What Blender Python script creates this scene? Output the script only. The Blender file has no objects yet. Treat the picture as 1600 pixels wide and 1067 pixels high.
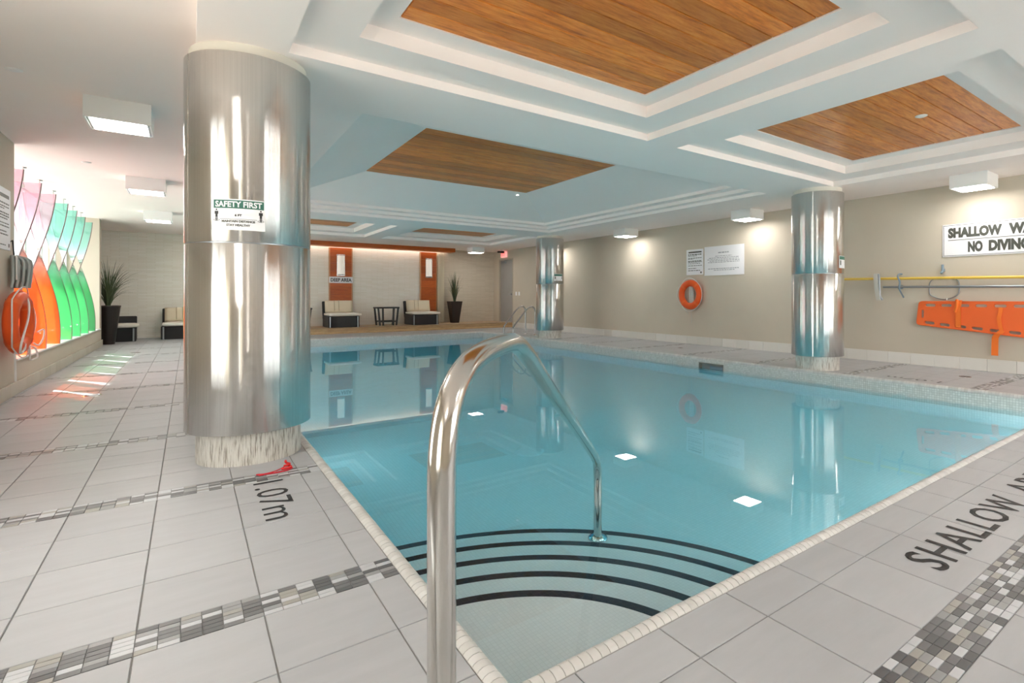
import bpy, bmesh, math, random
from mathutils import Vector, Matrix
random.seed(7)
SC = bpy.context.scene
COL = SC.collection
PI = math.pi
# ------------------------------------------------------------------ camera
TH = math.radians(37.128)
cd = bpy.data.cameras.new('camera'); cam = bpy.data.objects.new('camera', cd); COL.objects.link(cam)
cam.location = (0, 0, 1.0); cam.rotation_euler = (PI/2, 0, -TH)
cd.sensor_width = 36; cd.lens = 823/1600*36; cd.shift_x = (800-918)/1600; cd.shift_y = (464-533.5)/1600
cd.clip_start = .05; cd.clip_end = 200
SC.camera = cam
# ------------------------------------------------------------------ world, sun, exposure
W = bpy.data.worlds.new('sky'); SC.world = W; W.use_nodes = True
bg = W.node_tree.nodes['Background']; bg.inputs[0].default_value = (1, .98, .965, 1); bg.inputs[1].default_value = 3.4
SUN_E, LAMP_E, POOL_FILL_E = 15.0, 16.0, 11.0
sd = bpy.data.lights.new('sun', 'SUN'); sd.energy = SUN_E; sd.angle = .01; sd.color = (1, .96, .88)
sun = bpy.data.objects.new('sun', sd); COL.objects.link(sun)
sun.rotation_euler = Vector((.48, -.88, -.68)).to_track_quat('-Z', 'Y').to_euler(); sun.location = (-20, 30, 20)
SC.view_settings.view_transform = 'Standard'; SC.view_settings.look = 'None'
SC.view_settings.gamma = 1; SC.view_settings.use_curve_mapping = False; SC.view_settings.exposure = 1.18
SC.cycles.max_bounces = 20; SC.cycles.diffuse_bounces = 10; SC.cycles.glossy_bounces = 6
SC.cycles.transmission_bounces = 16; SC.cycles.transparent_max_bounces = 16
SC.cycles.sample_clamp_indirect = 30.0

# ------------------------------------------------------------------ materials
def M(name, col=(.8, .8, .8), rough=.5, metal=0, spec=.5, emit=None, es=0):
    m = bpy.data.materials.new(name); m.use_nodes = True
    b = m.node_tree.nodes['Principled BSDF']
    b.inputs['Base Color'].default_value = (*col, 1); b.inputs['Roughness'].default_value = rough
    b.inputs['Metallic'].default_value = metal; b.inputs['Specular IOR Level'].default_value = spec
    if emit: b.inputs['Emission Color'].default_value = (*emit, 1); b.inputs['Emission Strength'].default_value = es
    return m
def nt(m): return m.node_tree, m.node_tree.nodes, m.node_tree.links, m.node_tree.nodes['Principled BSDF']
def coords(m, scale=(1, 1, 1), kind='Object', rand=False):
    t, n, l, b = nt(m)
    tc = n.new('ShaderNodeTexCoord'); mp = n.new('ShaderNodeMapping'); mp.inputs['Scale'].default_value = scale
    l.new(tc.outputs[kind], mp.inputs['Vector'])
    if rand:
        oi = n.new('ShaderNodeObjectInfo'); mu = n.new('ShaderNodeMath'); mu.operation = 'MULTIPLY'; mu.inputs[1].default_value = 37
        l.new(oi.outputs['Random'], mu.inputs[0]); cx = n.new('ShaderNodeCombineXYZ')
        for i in range(3): l.new(mu.outputs[0], cx.inputs[i])
        l.new(cx.outputs[0], mp.inputs['Location'])
    return mp.outputs['Vector']
def noise(m, vec, scale, detail=4, rough=.6):
    t, n, l, b = nt(m); x = n.new('ShaderNodeTexNoise')
    x.inputs['Scale'].default_value = scale; x.inputs['Detail'].default_value = detail; x.inputs['Roughness'].default_value = rough
    l.new(vec, x.inputs['Vector']); return x.outputs['Fac']
def ramp(m, fac, stops, const=False):
    t, n, l, b = nt(m); r = n.new('ShaderNodeValToRGB'); e = r.color_ramp.elements
    if const: r.color_ramp.interpolation = 'CONSTANT'
    while len(e) < len(stops): e.new(.5)
    for i, (p, c) in enumerate(stops): e[i].position = p; e[i].color = (*c, 1)
    l.new(fac, r.inputs[0]); return r.outputs[0]
def bump(m, h, strength=.3, dist=.01):
    t, n, l, b = nt(m); x = n.new('ShaderNodeBump'); x.inputs['Strength'].default_value = strength; x.inputs['Distance'].default_value = dist
    l.new(h, x.inputs['Height']); l.new(x.outputs[0], b.inputs['Normal'])
def base(m, sock): m.node_tree.links.new(sock, m.node_tree.nodes['Principled BSDF'].inputs['Base Color'])
def rnd(m):                                     # per object + per mesh island random number
    t, n, l, b = nt(m); oi = n.new('ShaderNodeObjectInfo'); g = n.new('ShaderNodeNewGeometry')
    a = n.new('ShaderNodeMath'); a.operation = 'ADD'; f = n.new('ShaderNodeMath'); f.operation = 'FRACT'
    l.new(oi.outputs['Random'], a.inputs[0]); l.new(g.outputs['Random Per Island'], a.inputs[1]); l.new(a.outputs[0], f.inputs[0])
    return f.outputs[0]

def painted(name, col, var=.03, rough=.75):
    m = M(name, col, rough, spec=.3); v = coords(m); f = noise(m, v, 1.3, 3)
    base(m, ramp(m, f, [(.3, tuple(c*(1-var) for c in col)), (.7, tuple(min(1, c*(1+var)) for c in col))]))
    bump(m, noise(m, v, 160, 2), .05, .003); return m
m_ceil = painted('ceiling_paint', (.96, .875, .835), .01)
m_wall = painted('beige_paint', (.585, .525, .43), .03)
m_white = M('white_enamel', (.86, .86, .85), .35)
m_whitesat = M('white_sign', (.85, .85, .87), .45)
m_black = M('black_print', (.02, .02, .022), .5)
m_grey_ink = M('grey_print', (.075, .08, .066), .5)
m_palegrey_ink = M('pale_print', (.32, .33, .36), .6)
m_green_ink = M('green_print', (.03, .14, .10), .5)
m_grout = painted('grey_grout', (.27, .27, .265), .08, .9)
m_lightgrout = painted('pale_grout', (.42, .41, .39), .08, .9)
# porcelain deck tile
m_tile = M('porcelain_tile', (.7, .7, .69), .42, spec=.4)
r_ = rnd(m_tile); v = coords(m_tile, (1, 5, 1), rand=True); f = noise(m_tile, v, 3.5, 6)
mx = m_tile.node_tree.nodes.new('ShaderNodeMix'); mx.data_type = 'RGBA'; mx.inputs[0].default_value = .3
m_tile.node_tree.links.new(ramp(m_tile, r_, [(0, (.40, .405, .42)), (1, (.45, .456, .472))]), mx.inputs[6])
m_tile.node_tree.links.new(ramp(m_tile, f, [(.35, (.38, .386, .40)), (.65, (.47, .477, .493))]), mx.inputs[7])
base(m_tile, mx.outputs[2])
# mosaic band
m_mos = M('mosaic_glass', (.5, .5, .5), .35)
base(m_mos, ramp(m_mos, rnd(m_mos), [(0, (.52, .535, .56)), (.27, (.29, .295, .30)), (.46, (.33, .32, .295)), (.58, (.15, .152, .158)), (.80, (.105, .106, .11))], True))
# ivory coping
m_cop = M('ivory_coping', (.66, .62, .55), .45); base(m_cop, ramp(m_cop, rnd(m_cop), [(0, (.54, .53, .51)), (1, (.66, .65, .63))]))
# pool mosaic: 25 mm squares with darker joints
def pool_mosaic(name, c1, c2, joint, size=.0252):
    m = M(name, c1, .35); t, n, l, b = nt(m)
    g = n.new('ShaderNodeNewGeometry'); sp = n.new('ShaderNodeSeparateXYZ'); l.new(g.outputs['Position'], sp.inputs[0])
    mk = None
    for i in range(3):
        a = n.new('ShaderNodeMath'); a.operation = 'MULTIPLY'; a.inputs[1].default_value = 1/size; l.new(sp.outputs[i], a.inputs[0])
        f = n.new('ShaderNodeMath'); f.operation = 'FRACT'; l.new(a.outputs[0], f.inputs[0])
        s = n.new('ShaderNodeMath'); s.operation = 'SUBTRACT'; s.inputs[1].default_value = .5; l.new(f.outputs[0], s.inputs[0])
        ab = n.new('ShaderNodeMath'); ab.operation = 'ABSOLUTE'; l.new(s.outputs[0], ab.inputs[0])
        gt = n.new('ShaderNodeMath'); gt.operation = 'GREATER_THAN'; gt.inputs[1].default_value = .44; l.new(ab.outputs[0], gt.inputs[0])
        sn = n.new('ShaderNodeSeparateXYZ'); l.new(g.outputs['True Normal'], sn.inputs[0])
        an = n.new('ShaderNodeMath'); an.operation = 'ABSOLUTE'; l.new(sn.outputs[i], an.inputs[0])
        lt = n.new('ShaderNodeMath'); lt.operation = 'LESS_THAN'; lt.inputs[1].default_value = .7; l.new(an.outputs[0], lt.inputs[0])
        p = n.new('ShaderNodeMath'); p.operation = 'MULTIPLY'; l.new(gt.outputs[0], p.inputs[0]); l.new(lt.outputs[0], p.inputs[1])
        if mk is None: mk = p.outputs[0]
        else:
            q = n.new('ShaderNodeMath'); q.operation = 'MAXIMUM'; l.new(mk, q.inputs[0]); l.new(p.outputs[0], q.inputs[1]); mk = q.outputs[0]
    wn = n.new('ShaderNodeTexWhiteNoise'); vm = n.new('ShaderNodeVectorMath'); vm.operation = 'SNAP'; vm.inputs[1].default_value = (size,)*3
    l.new(g.outputs['Position'], vm.inputs[0]); l.new(vm.outputs[0], wn.inputs['Vector'])
    tcol = ramp(m, wn.outputs['Value'], [(0, c1), (1, c2)])
    mix = n.new('ShaderNodeMix'); mix.data_type = 'RGBA'; l.new(mk, mix.inputs[0]); l.new(tcol, mix.inputs[6]); mix.inputs[7].default_value = (*joint, 1)
    l.new(mix.outputs[2], b.inputs['Base Color']); return m
m_pool = pool_mosaic('pool_mosaic', (.90, .91, .91), (.95, .95, .95), (.84, .84, .83))
m_poolstep = pool_mosaic('step_mosaic', (.93, .93, .93), (.97, .97, .97), (.87, .87, .87), .0168)
m_band = pool_mosaic('waterline_mosaic', (.56, .56, .53), (.68, .68, .65), (.40, .40, .38))
m_navy = pool_mosaic('navy_mosaic', (.010, .012, .028), (.022, .026, .05), (.04, .04, .05))
# brushed steel
def steel(name, col, rough, streak=True, aniso=.0):
    m = M(name, col, rough, 1.0)
    if streak:
        v = coords(m, (60, 60, .25)); f = noise(m, v, 3, 3)
        base(m, ramp(m, f, [(.3, tuple(c*.93 for c in col)), (.7, tuple(min(1, c*1.05) for c in col))]))
        t, n, l, b = nt(m); b.inputs['Anisotropic'].default_value = aniso; tg = n.new('ShaderNodeTangent'); tg.direction_type = 'RADIAL'; tg.axis = 'Z'; l.new(tg.outputs[0], b.inputs['Tangent'])
    return m
m_clad = steel('brushed_steel', (.68, .665, .64), .10)
t_, n_, l_, b_ = nt(m_clad)                       # circumferential brush marks: they spread reflections up and down
g_ = n_.new('ShaderNodeNewGeometry'); vs_ = n_.new('ShaderNodeVectorMath'); vs_.operation = 'SCALE'; vs_.inputs['Scale'].default_value = 3000
w1 = n_.new('ShaderNodeTexWhiteNoise'); l_.new(g_.outputs['Position'], vs_.inputs[0]); l_.new(vs_.outputs[0], w1.inputs['Vector'])
sb_ = n_.new('ShaderNodeMath'); sb_.operation = 'SUBTRACT'; sb_.inputs[1].default_value = .5; l_.new(w1.outputs['Value'], sb_.inputs[0])
mu_ = n_.new('ShaderNodeMath'); mu_.operation = 'MULTIPLY'; mu_.inputs[1].default_value = .55; l_.new(sb_.outputs[0], mu_.inputs[0])
cx_ = n_.new('ShaderNodeCombineXYZ'); l_.new(mu_.outputs[0], cx_.inputs['Z']); ad_ = n_.new('ShaderNodeVectorMath'); l_.new(g_.outputs['Normal'], ad_.inputs[0]); l_.new(cx_.outputs[0], ad_.inputs[1])
nm_ = n_.new('ShaderNodeVectorMath'); nm_.operation = 'NORMALIZE'; l_.new(ad_.outputs[0], nm_.inputs[0]); l_.new(nm_.outputs[0], b_.inputs['Normal'])
m_rail = steel('polished_steel', (.62, .60, .57), .16, False)
m_chrome = steel('satin_chrome', (.55, .55, .55), .25, False)
m_dark = M('dark_recess', (.02, .02, .02), .7)
# rough travertine of the plinths
m_plinth = M('ribbed_stone', (.74, .69, .60), .85); v = coords(m_plinth, (1, 1, .08)); f = noise(m_plinth, v, 120, 5)
base(m_plinth, ramp(m_plinth, f, [(.36, (.36, .32, .27)), (.5, (.74, .71, .65)), (.7, (.84, .82, .77))])); bump(m_plinth, f, 1, .02)
# oiled cedar
def wood(name, a, b_, c_, scale=(1.2, 9, 9), rough=.35):
    m = M(name, a, rough, spec=.4); v = coords(m, scale, rand=True); t, n, l, bs = nt(m)
    f = noise(m, v, 3.2, 10, .72)
    col = ramp(m, f, [(.30, c_), (.5, a), (.72, b_)])
    hs = n.new('ShaderNodeHueSaturation'); mr = n.new('ShaderNodeMapRange'); mr.inputs[3].default_value = .72; mr.inputs[4].default_value = 1.18
    l.new(rnd(m), mr.inputs[0]); l.new(mr.outputs[0], hs.inputs['Value']); l.new(col, hs.inputs['Color'])
    base(m, hs.outputs[0]); bump(m, f, .08, .004); return m
m_cedar = wood('oiled_cedar', (.74, .235, .036), (.90, .38, .09), (.44, .10, .014))
m_red = wood('red_veneer', (.46, .095, .012), (.56, .14, .018), (.33, .055, .008), (1.2, 1.2, 14))
m_deckwood = wood('pale_deck_wood', (.50, .33, .17), (.62, .44, .25), (.36, .21, .10))
# stacked ledge stone of the back wall
def ledge(name, c1, c2, j):
    m = M(name, c1, .9, spec=.2); t, n, l, b = nt(m)
    tc = n.new('ShaderNodeTexCoord'); sp = n.new('ShaderNodeSeparateXYZ'); cb = n.new('ShaderNodeCombineXYZ')
    l.new(tc.outputs['Object'], sp.inputs[0]); l.new(sp.outputs['X'], cb.inputs['X']); l.new(sp.outputs['Z'], cb.inputs['Y'])
    br = n.new('ShaderNodeTexBrick'); br.inputs['Scale'].default_value = 1; br.inputs['Brick Width'].default_value = .33
    br.inputs['Row Height'].default_value = .036; br.inputs['Mortar Size'].default_value = .0035
    br.inputs['Color1'].default_value = (*c1, 1); br.inputs['Color2'].default_value = (*c2, 1); br.inputs['Mortar'].default_value = (*j, 1)
    l.new(cb.outputs[0], br.inputs['Vector']); base(m, br.outputs['Color']); bump(m, br.outputs['Fac'], -.35, .01); return m
m_ledge = ledge('pale_ledge_stone', (.84, .81, .73), (.90, .88, .82), (.74, .70, .61))
m_ledge_shaded = ledge('shaded_ledge_stone', (.58, .52, .42), (.64, .58, .48), (.50, .44, .35))  # same stone, coloured darker where the sconces' light doesn't reach
m_wicker = M('dark_wicker', (.035, .033, .034), .55); v = coords(m_wicker); wv = m_wicker.node_tree.nodes.new('ShaderNodeTexWave'); wv.inputs['Scale'].default_value = 28
wv.bands_direction = 'X'; m_wicker.node_tree.links.new(v, wv.inputs['Vector']); bump(m_wicker, wv.outputs['Fac'], .5, .01)
base(m_wicker, ramp(m_wicker, wv.outputs['Fac'], [(0, (.010, .009, .010)), (1, (.045, .042, .044))]))
m_cush = painted('cream_canvas', (.72, .63, .48), .05, .9)
m_seat = painted('white_canvas', (.80, .76, .68), .04, .9)
m_espresso = M('espresso_wood', (.022, .020, .020), .4)
m_pot = M('espresso_glaze', (.018, .012, .010), .35)
m_leaf = M('grass_leaf', (.05, .08, .035), .5); base(m_leaf, ramp(m_leaf, rnd(m_leaf), [(0, (.03, .045, .025)), (1, (.12, .15, .07))]))
m_orange = painted('orange_shell', (.86, .115, .02), .06, .4)
m_orange2 = painted('orange_plastic', (.88, .155, .035), .05, .45)
m_strap = M('orange_webbing', (.9, .19, .02), .7)
m_reddish = M('red_webbing', (.55, .015, .03), .6)
m_rope = painted('white_rope', (.78, .77, .74), .05, .8)
m_mesh = painted('grey_line_bag', (.42, .45, .43), .3, .8)
m_yellow = M('yellow_fibreglass', (.82, .58, .10), .35)
m_alu = M('grey_aluminium', (.33, .35, .37), .35, .8)
m_bluegrey = M('blue_grey_plastic', (.20, .27, .33), .5)
m_bristle = painted('pale_bristle', (.60, .60, .55), .1, .9)
m_door = painted('grey_door_paint', (.33, .32, .30), .02, .5)
m_curtain = painted('cream_curtain', (.80, .75, .63), .03, .9)
m_lamp = M('lamp_diffuser', (.9, .9, .9), .4, emit=(1, .945, .89), es=LAMP_E)
m_poolfill = M('pool_fill_lens', (.9, .9, .9), .3, emit=(.93, 1, 1), es=POOL_FILL_E)
m_fillstrip = M('fill_strip', (.9, .9, .9), .4, emit=(1, .93, .82), es=1.6)
m_sconce = M('sconce_glass', (.85, .82, .76), .4, emit=(1, .93, .82), es=.12)
m_exitglow = M('exit_panel', (.8, .35, .33), .5, emit=(1, .45, .42), es=.35)
m_exitletter = M('exit_letter', (.75, .03, .03), .5, emit=(1, .08, .07), es=.5)
m_lens = M('tiny_lens', (.9, .9, .9), .3, emit=(1, 1, 1), es=1.5)
m_conc = painted('concrete', (.55, .54, .52), .05, .9)
def schlick(n, l):                                # two-sided Schlick reflectance
    lw = n.new('ShaderNodeLayerWeight'); lw.inputs[0].default_value = .5
    p = n.new('ShaderNodeMath'); p.operation = 'POWER'; p.inputs[1].default_value = 5; l.new(lw.outputs['Facing'], p.inputs[0])
    m = n.new('ShaderNodeMath'); m.operation = 'MULTIPLY_ADD'; m.inputs[1].default_value = .95; m.inputs[2].default_value = .04; l.new(p.outputs[0], m.inputs[0])
    return m.outputs[0]
# window glass
m_glass = bpy.data.materials.new('window_glass'); m_glass.use_nodes = True
n = m_glass.node_tree.nodes; l = m_glass.node_tree.links; n.clear()
o_ = n.new('ShaderNodeOutputMaterial'); mxs = n.new('ShaderNodeMixShader'); tr = n.new('ShaderNodeBsdfTransparent'); gl = n.new('ShaderNodeBsdfGlossy')
gl.inputs['Roughness'].default_value = .02; tr.inputs[0].default_value = (.95, .97, .97, 1)
l.new(schlick(n, l), mxs.inputs[0]); l.new(tr.outputs[0], mxs.inputs[1]); l.new(gl.outputs[0], mxs.inputs[2]); l.new(mxs.outputs[0], o_.inputs[0])
# tinted acrylic: paler top paints in the window's reflection, full colour towards the foot
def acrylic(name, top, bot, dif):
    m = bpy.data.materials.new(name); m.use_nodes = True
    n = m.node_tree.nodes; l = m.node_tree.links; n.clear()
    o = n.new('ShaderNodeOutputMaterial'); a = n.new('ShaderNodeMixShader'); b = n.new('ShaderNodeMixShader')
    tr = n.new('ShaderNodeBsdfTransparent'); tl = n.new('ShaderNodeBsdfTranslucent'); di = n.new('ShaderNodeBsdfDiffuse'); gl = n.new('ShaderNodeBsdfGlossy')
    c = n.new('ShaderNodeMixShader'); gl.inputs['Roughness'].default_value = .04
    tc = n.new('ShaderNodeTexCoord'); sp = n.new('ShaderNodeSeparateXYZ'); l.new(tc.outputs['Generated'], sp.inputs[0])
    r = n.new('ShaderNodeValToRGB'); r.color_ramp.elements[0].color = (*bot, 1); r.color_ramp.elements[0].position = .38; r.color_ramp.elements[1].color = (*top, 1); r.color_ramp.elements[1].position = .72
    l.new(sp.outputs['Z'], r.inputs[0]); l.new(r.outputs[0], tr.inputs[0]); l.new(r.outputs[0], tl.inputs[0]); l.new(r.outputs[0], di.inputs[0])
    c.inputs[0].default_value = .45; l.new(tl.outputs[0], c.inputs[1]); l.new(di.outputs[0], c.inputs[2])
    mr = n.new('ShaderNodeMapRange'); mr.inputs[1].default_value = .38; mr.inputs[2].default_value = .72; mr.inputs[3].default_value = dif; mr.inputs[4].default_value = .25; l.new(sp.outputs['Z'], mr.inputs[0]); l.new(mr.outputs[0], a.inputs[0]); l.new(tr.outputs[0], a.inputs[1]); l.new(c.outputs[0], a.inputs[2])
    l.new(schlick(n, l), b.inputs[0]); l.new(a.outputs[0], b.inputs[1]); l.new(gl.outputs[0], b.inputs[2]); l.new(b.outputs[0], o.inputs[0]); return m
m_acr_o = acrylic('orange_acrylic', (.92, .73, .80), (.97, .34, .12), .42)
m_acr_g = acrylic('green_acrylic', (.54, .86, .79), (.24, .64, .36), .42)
m_edge = M('acrylic_edge', (.16, .10, .10), .3)
# water
m_water = bpy.data.materials.new('pool_water'); m_water.use_nodes = True
n = m_water.node_tree.nodes; l = m_water.node_tree.links; n.clear()
o_ = n.new('ShaderNodeOutputMaterial'); g_ = n.new('ShaderNodeBsdfGlass'); g_.inputs['IOR'].default_value = 1.333; g_.inputs['Roughness'].default_value = 0
tc = n.new('ShaderNodeTexCoord'); nz = n.new('ShaderNodeTexNoise'); nz.inputs['Scale'].default_value = 1.1; nz.inputs['Detail'].default_value = 1
bp = n.new('ShaderNodeBump'); bp.inputs['Strength'].default_value = .035; bp.inputs['Distance'].default_value = .02
l.new(tc.outputs['Object'], nz.inputs['Vector']); l.new(nz.outputs['Fac'], bp.inputs['Height']); l.new(bp.outputs[0], g_.inputs['Normal'])
ab = n.new('ShaderNodeVolumeAbsorption'); ab.inputs['Color'].default_value = (.06, .86, .985, 1); ab.inputs['Density'].default_value = .45
l.new(g_.outputs[0], o_.inputs['Surface']); l.new(ab.outputs[0], o_.inputs['Volume'])

# ------------------------------------------------------------------ mesh builder
class MB:
    def __init__(s): s.v = []; s.f = []; s.sm = []
    def add(s, vs, fs, smooth=False, mat=None):
        o = len(s.v)
        s.v += [tuple(mat @ Vector(p)) if mat else tuple(p) for p in vs]
        s.f += [tuple(i+o for i in f) for f in fs]; s.sm += [smooth]*len(fs); return s
    def box(s, a, b, mat=None):
        x0, y0, z0 = a; x1, y1, z1 = b
        return s.add([(x0, y0, z0), (x1, y0, z0), (x1, y1, z0), (x0, y1, z0), (x0, y0, z1), (x1, y0, z1), (x1, y1, z1), (x0, y1, z1)],
                     [(0, 3, 2, 1), (4, 5, 6, 7), (0, 1, 5, 4), (1, 2, 6, 5), (2, 3, 7, 6), (3, 0, 4, 7)], mat=mat)
    def cbox(s, a, b, c=.01, mat=None):          # box with chamfered edges (all 12)
        x0, y0, z0 = a; x1, y1, z1 = b; L = []
        for z, i in ((z0, c), (z0+c, 0), (z1-c, 0), (z1, c)):
            k = c if i == 0 else 0
            xa, xb, ya, yb = x0+i, x1-i, y0+i, y1-i
            q = c*.7
            L += [(xa+q, ya, z), (xb-q, ya, z), (xb, ya+q, z), (xb, yb-q, z), (xb-q, yb, z), (xa+q, yb, z), (xa, yb-q, z), (xa, ya+q, z)]
        F = [tuple(range(7, -1, -1)), tuple(range(24, 32))]
        for r in range(3):
            for i in range(8): F.append((r*8+i, r*8+(i+1) % 8, r*8+8+(i+1) % 8, r*8+8+i))
        return s.add(L, F, mat=mat)
    def tile(s, x0, y0, x1, y1, top=0, h=.005, c=.0015):
        L = [(x0, y0, top-h), (x1, y0, top-h), (x1, y1, top-h), (x0, y1, top-h), (x0, y0, top-c), (x1, y0, top-c), (x1, y1, top-c), (x0, y1, top-c),
             (x0+c, y0+c, top), (x1-c, y0+c, top), (x1-c, y1-c, top), (x0+c, y1-c, top)]
        F = [(8, 9, 10, 11)]
        for r in (0, 4):
            for i in range(4): F.append((r+i, r+(i+1) % 4, r+4+(i+1) % 4, r+4+i))
        return s.add(L, F)
    def lathe(s, prof, n=48, c=(0, 0), a0=0, a1=2*PI, smooth=True, mat=None):
        full = abs(a1-a0-2*PI) < 1e-6; k = n if full else n+1; L = []
        for r, z in prof:
            for i in range(k):
                a = a0+(a1-a0)*i/n; L.append((c[0]+r*math.cos(a), c[1]+r*math.sin(a), z))
        F = []
        for j in range(len(prof)-1):
            for i in range(n):
                i2 = (i+1) % k; F.append((j*k+i, j*k+i2, j*k+k+i2, j*k+k+i))
        return s.add(L, F, smooth, mat)
    def tube(s, pts, r, n=12, closed=False, caps=True, mat=None):
        P = [Vector(p) for p in pts]; N = len(P); L = []; F = []; up = None
        rr = r if isinstance(r, (list, tuple)) else [r]*N
        for i in range(N):
            if closed: t = P[(i+1) % N]-P[i-1]
            else: t = P[min(i+1, N-1)]-P[max(i-1, 0)]
            t.normalize()
            if up is None:
                up = Vector((0, 0, 1)) if abs(t.z) < .9 else Vector((1, 0, 0))
            u = (up-t*up.dot(t)).normalized(); up = u; w = t.cross(u)
            for k in range(n):
                a = 2*PI*k/n; L.append(P[i]+u*math.cos(a)*rr[i]+w*math.sin(a)*rr[i])
        M_ = N if closed else N-1
        for i in range(M_):
            for k in range(n):
                j = (i+1) % N; F.append((i*n+k, i*n+(k+1) % n, j*n+(k+1) % n, j*n+k))
        s.add(L, F, True, mat)
        if caps and not closed:
            s.add(L[:n], [tuple(range(n-1, -1, -1))], False, mat); s.add(L[-n:], [tuple(range(n))], False, mat)
        return s
    def prism(s, poly, d, mat=None):            # polygon in xy extruded 0..d in z
        n = len(poly); L = [(x, y, 0) for x, y in poly]+[(x, y, d) for x, y in poly]
        F = [tuple(range(n-1, -1, -1)), tuple(range(n, 2*n))]+[(i, (i+1) % n, n+(i+1) % n, n+i) for i in range(n)]
        return s.add(L, F, mat=mat)
    def mesh(s, name, m):
        me = bpy.data.meshes.new(name); me.from_pydata(s.v, [], s.f); me.update()
        me.polygons.foreach_set('use_smooth', s.sm)
        if m: me.materials.append(m)
        return me
    def obj(s, name, m, parent=None, **k): return link(name, s.mesh(name, m), parent, **k)
def link(name, me, parent=None, loc=None, **props):
    o = bpy.data.objects.new(name, me); COL.objects.link(o)
    if parent: o.parent = parent
    if loc: o.location = loc
    for k, v in props.items(): o[k] = v
    return o
def thing(name, label, cat, loc=(0, 0, 0), rz=0, group=None):
    o = bpy.data.objects.new(name, None); COL.objects.link(o); o.location = loc; o.rotation_euler = (0, 0, rz); o.empty_display_size = .1
    o['label'] = label; o['category'] = cat
    if group: o['group'] = group
    return o
def tag(o, label, cat, group=None):
    o['label'] = label; o['category'] = cat
    if group: o['group'] = group
    return o
def dup(o, label=None, loc=None, rz=None, parent=None):
    c = o.copy(); COL.objects.link(c)
    if parent: c.parent = parent
    for ch in o.children: dup(ch, parent=c)
    if label: c['label'] = label
    if loc: c.location = loc
    if rz is not None: c.rotation_euler = (0, 0, rz)
    return c
def struct(o): o['kind'] = 'structure'; return o
def cells(x0, x1, y0, y1, holes):               # rectangle minus rectangles -> list of rects
    xs = sorted({x0, x1, *[h[0] for h in holes], *[h[1] for h in holes]}); ys = sorted({y0, y1, *[h[2] for h in holes], *[h[3] for h in holes]})
    xs = [x for x in xs if x0 <= x <= x1]; ys = [y for y in ys if y0 <= y <= y1]; R = []
    for a, b in zip(xs, xs[1:]):
        for c, d in zip(ys, ys[1:]):
            mx, my = (a+b)/2, (c+d)/2
            if not any(h[0] < mx < h[1] and h[2] < my < h[3] for h in holes): R.append((a, b, c, d))
    return R
def smooth_path(pts, n=6):                      # Catmull-Rom
    P = [Vector(p) for p in pts]; P = [P[0]*2-P[1]]+P+[P[-1]*2-P[-2]]; out = []
    for i in range(1, len(P)-2):
        for k in range(n):
            t = k/n; a, b, c, d = P[i-1], P[i], P[i+1], P[i+2]
            out.append(.5*((2*b)+(c-a)*t+(2*a-5*b+4*c-d)*t*t+(3*b-a-3*c+d)*t**3))
    out.append(P[-2]); return out
def text_mb(s, w=None, h=None, bold=.0, depth=.001, spacing=1.0):
    cu = bpy.data.curves.new('t', 'FONT'); cu.body = s; cu.size = 1; cu.offset = bold; cu.resolution_u = 3; cu.space_character = spacing
    o = bpy.data.objects.new('t', cu); COL.objects.link(o); bpy.context.view_layer.update()
    me = bpy.data.meshes.new_from_object(o.evaluated_get(bpy.context.evaluated_depsgraph_get()))
    vs = [v.co.copy() for v in me.vertices]; fs = [tuple(p.vertices) for p in me.polygons]
    bpy.data.objects.remove(o); bpy.data.curves.remove(cu); bpy.data.meshes.remove(me)
    x0 = min(v.x for v in vs); x1 = max(v.x for v in vs); y0 = min(v.y for v in vs); y1 = max(v.y for v in vs)
    sx = w/(x1-x0) if w else h/(y1-y0); sy = h/(y1-y0) if h else sx
    mb = MB(); N = len(vs)
    mb.add([((v.x-x0)*sx, (v.y-y0)*sy, depth) for v in vs], fs)
    return mb
def frame(o, r, u):                             # matrix with local x->r, y->u
    r = Vector(r); u = Vector(u); n = r.cross(u)
    return Matrix(((r.x, u.x, n.x, o[0]), (r.y, u.y, n.y, o[1]), (r.z, u.z, n.z, o[2]), (0, 0, 0, 1)))
def xf(mb, mat): mb.v = [tuple(mat @ Vector(p)) for p in mb.v]; return mb
def depth_of(x, y, z=0):                        # depth in front of the lens; None when out of the picture
    d = math.sin(TH)*x+math.cos(TH)*y
    if d < .3: return None
    u = 918+823*(math.cos(TH)*x-math.sin(TH)*y)/d; v_ = 464-823*(z-1)/d
    return d if -40 < u < 1640 and v_ < 1110 else None

# ------------------------------------------------------------------ room constants
XL, XR, YF, YB = -1.43, 8.57, -2.6, 16.8
ZC, ZL, ZW, ZB = 2.575, 2.575, -.16, 2.485
PX0, PX1, PY0, PY1 = .67, 6.69, 1.20, 13.80     # water edge
HX0, HX1, HY0, HY1 = .61, 6.75, 1.14, 13.86     # outer edge of the coping

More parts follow.
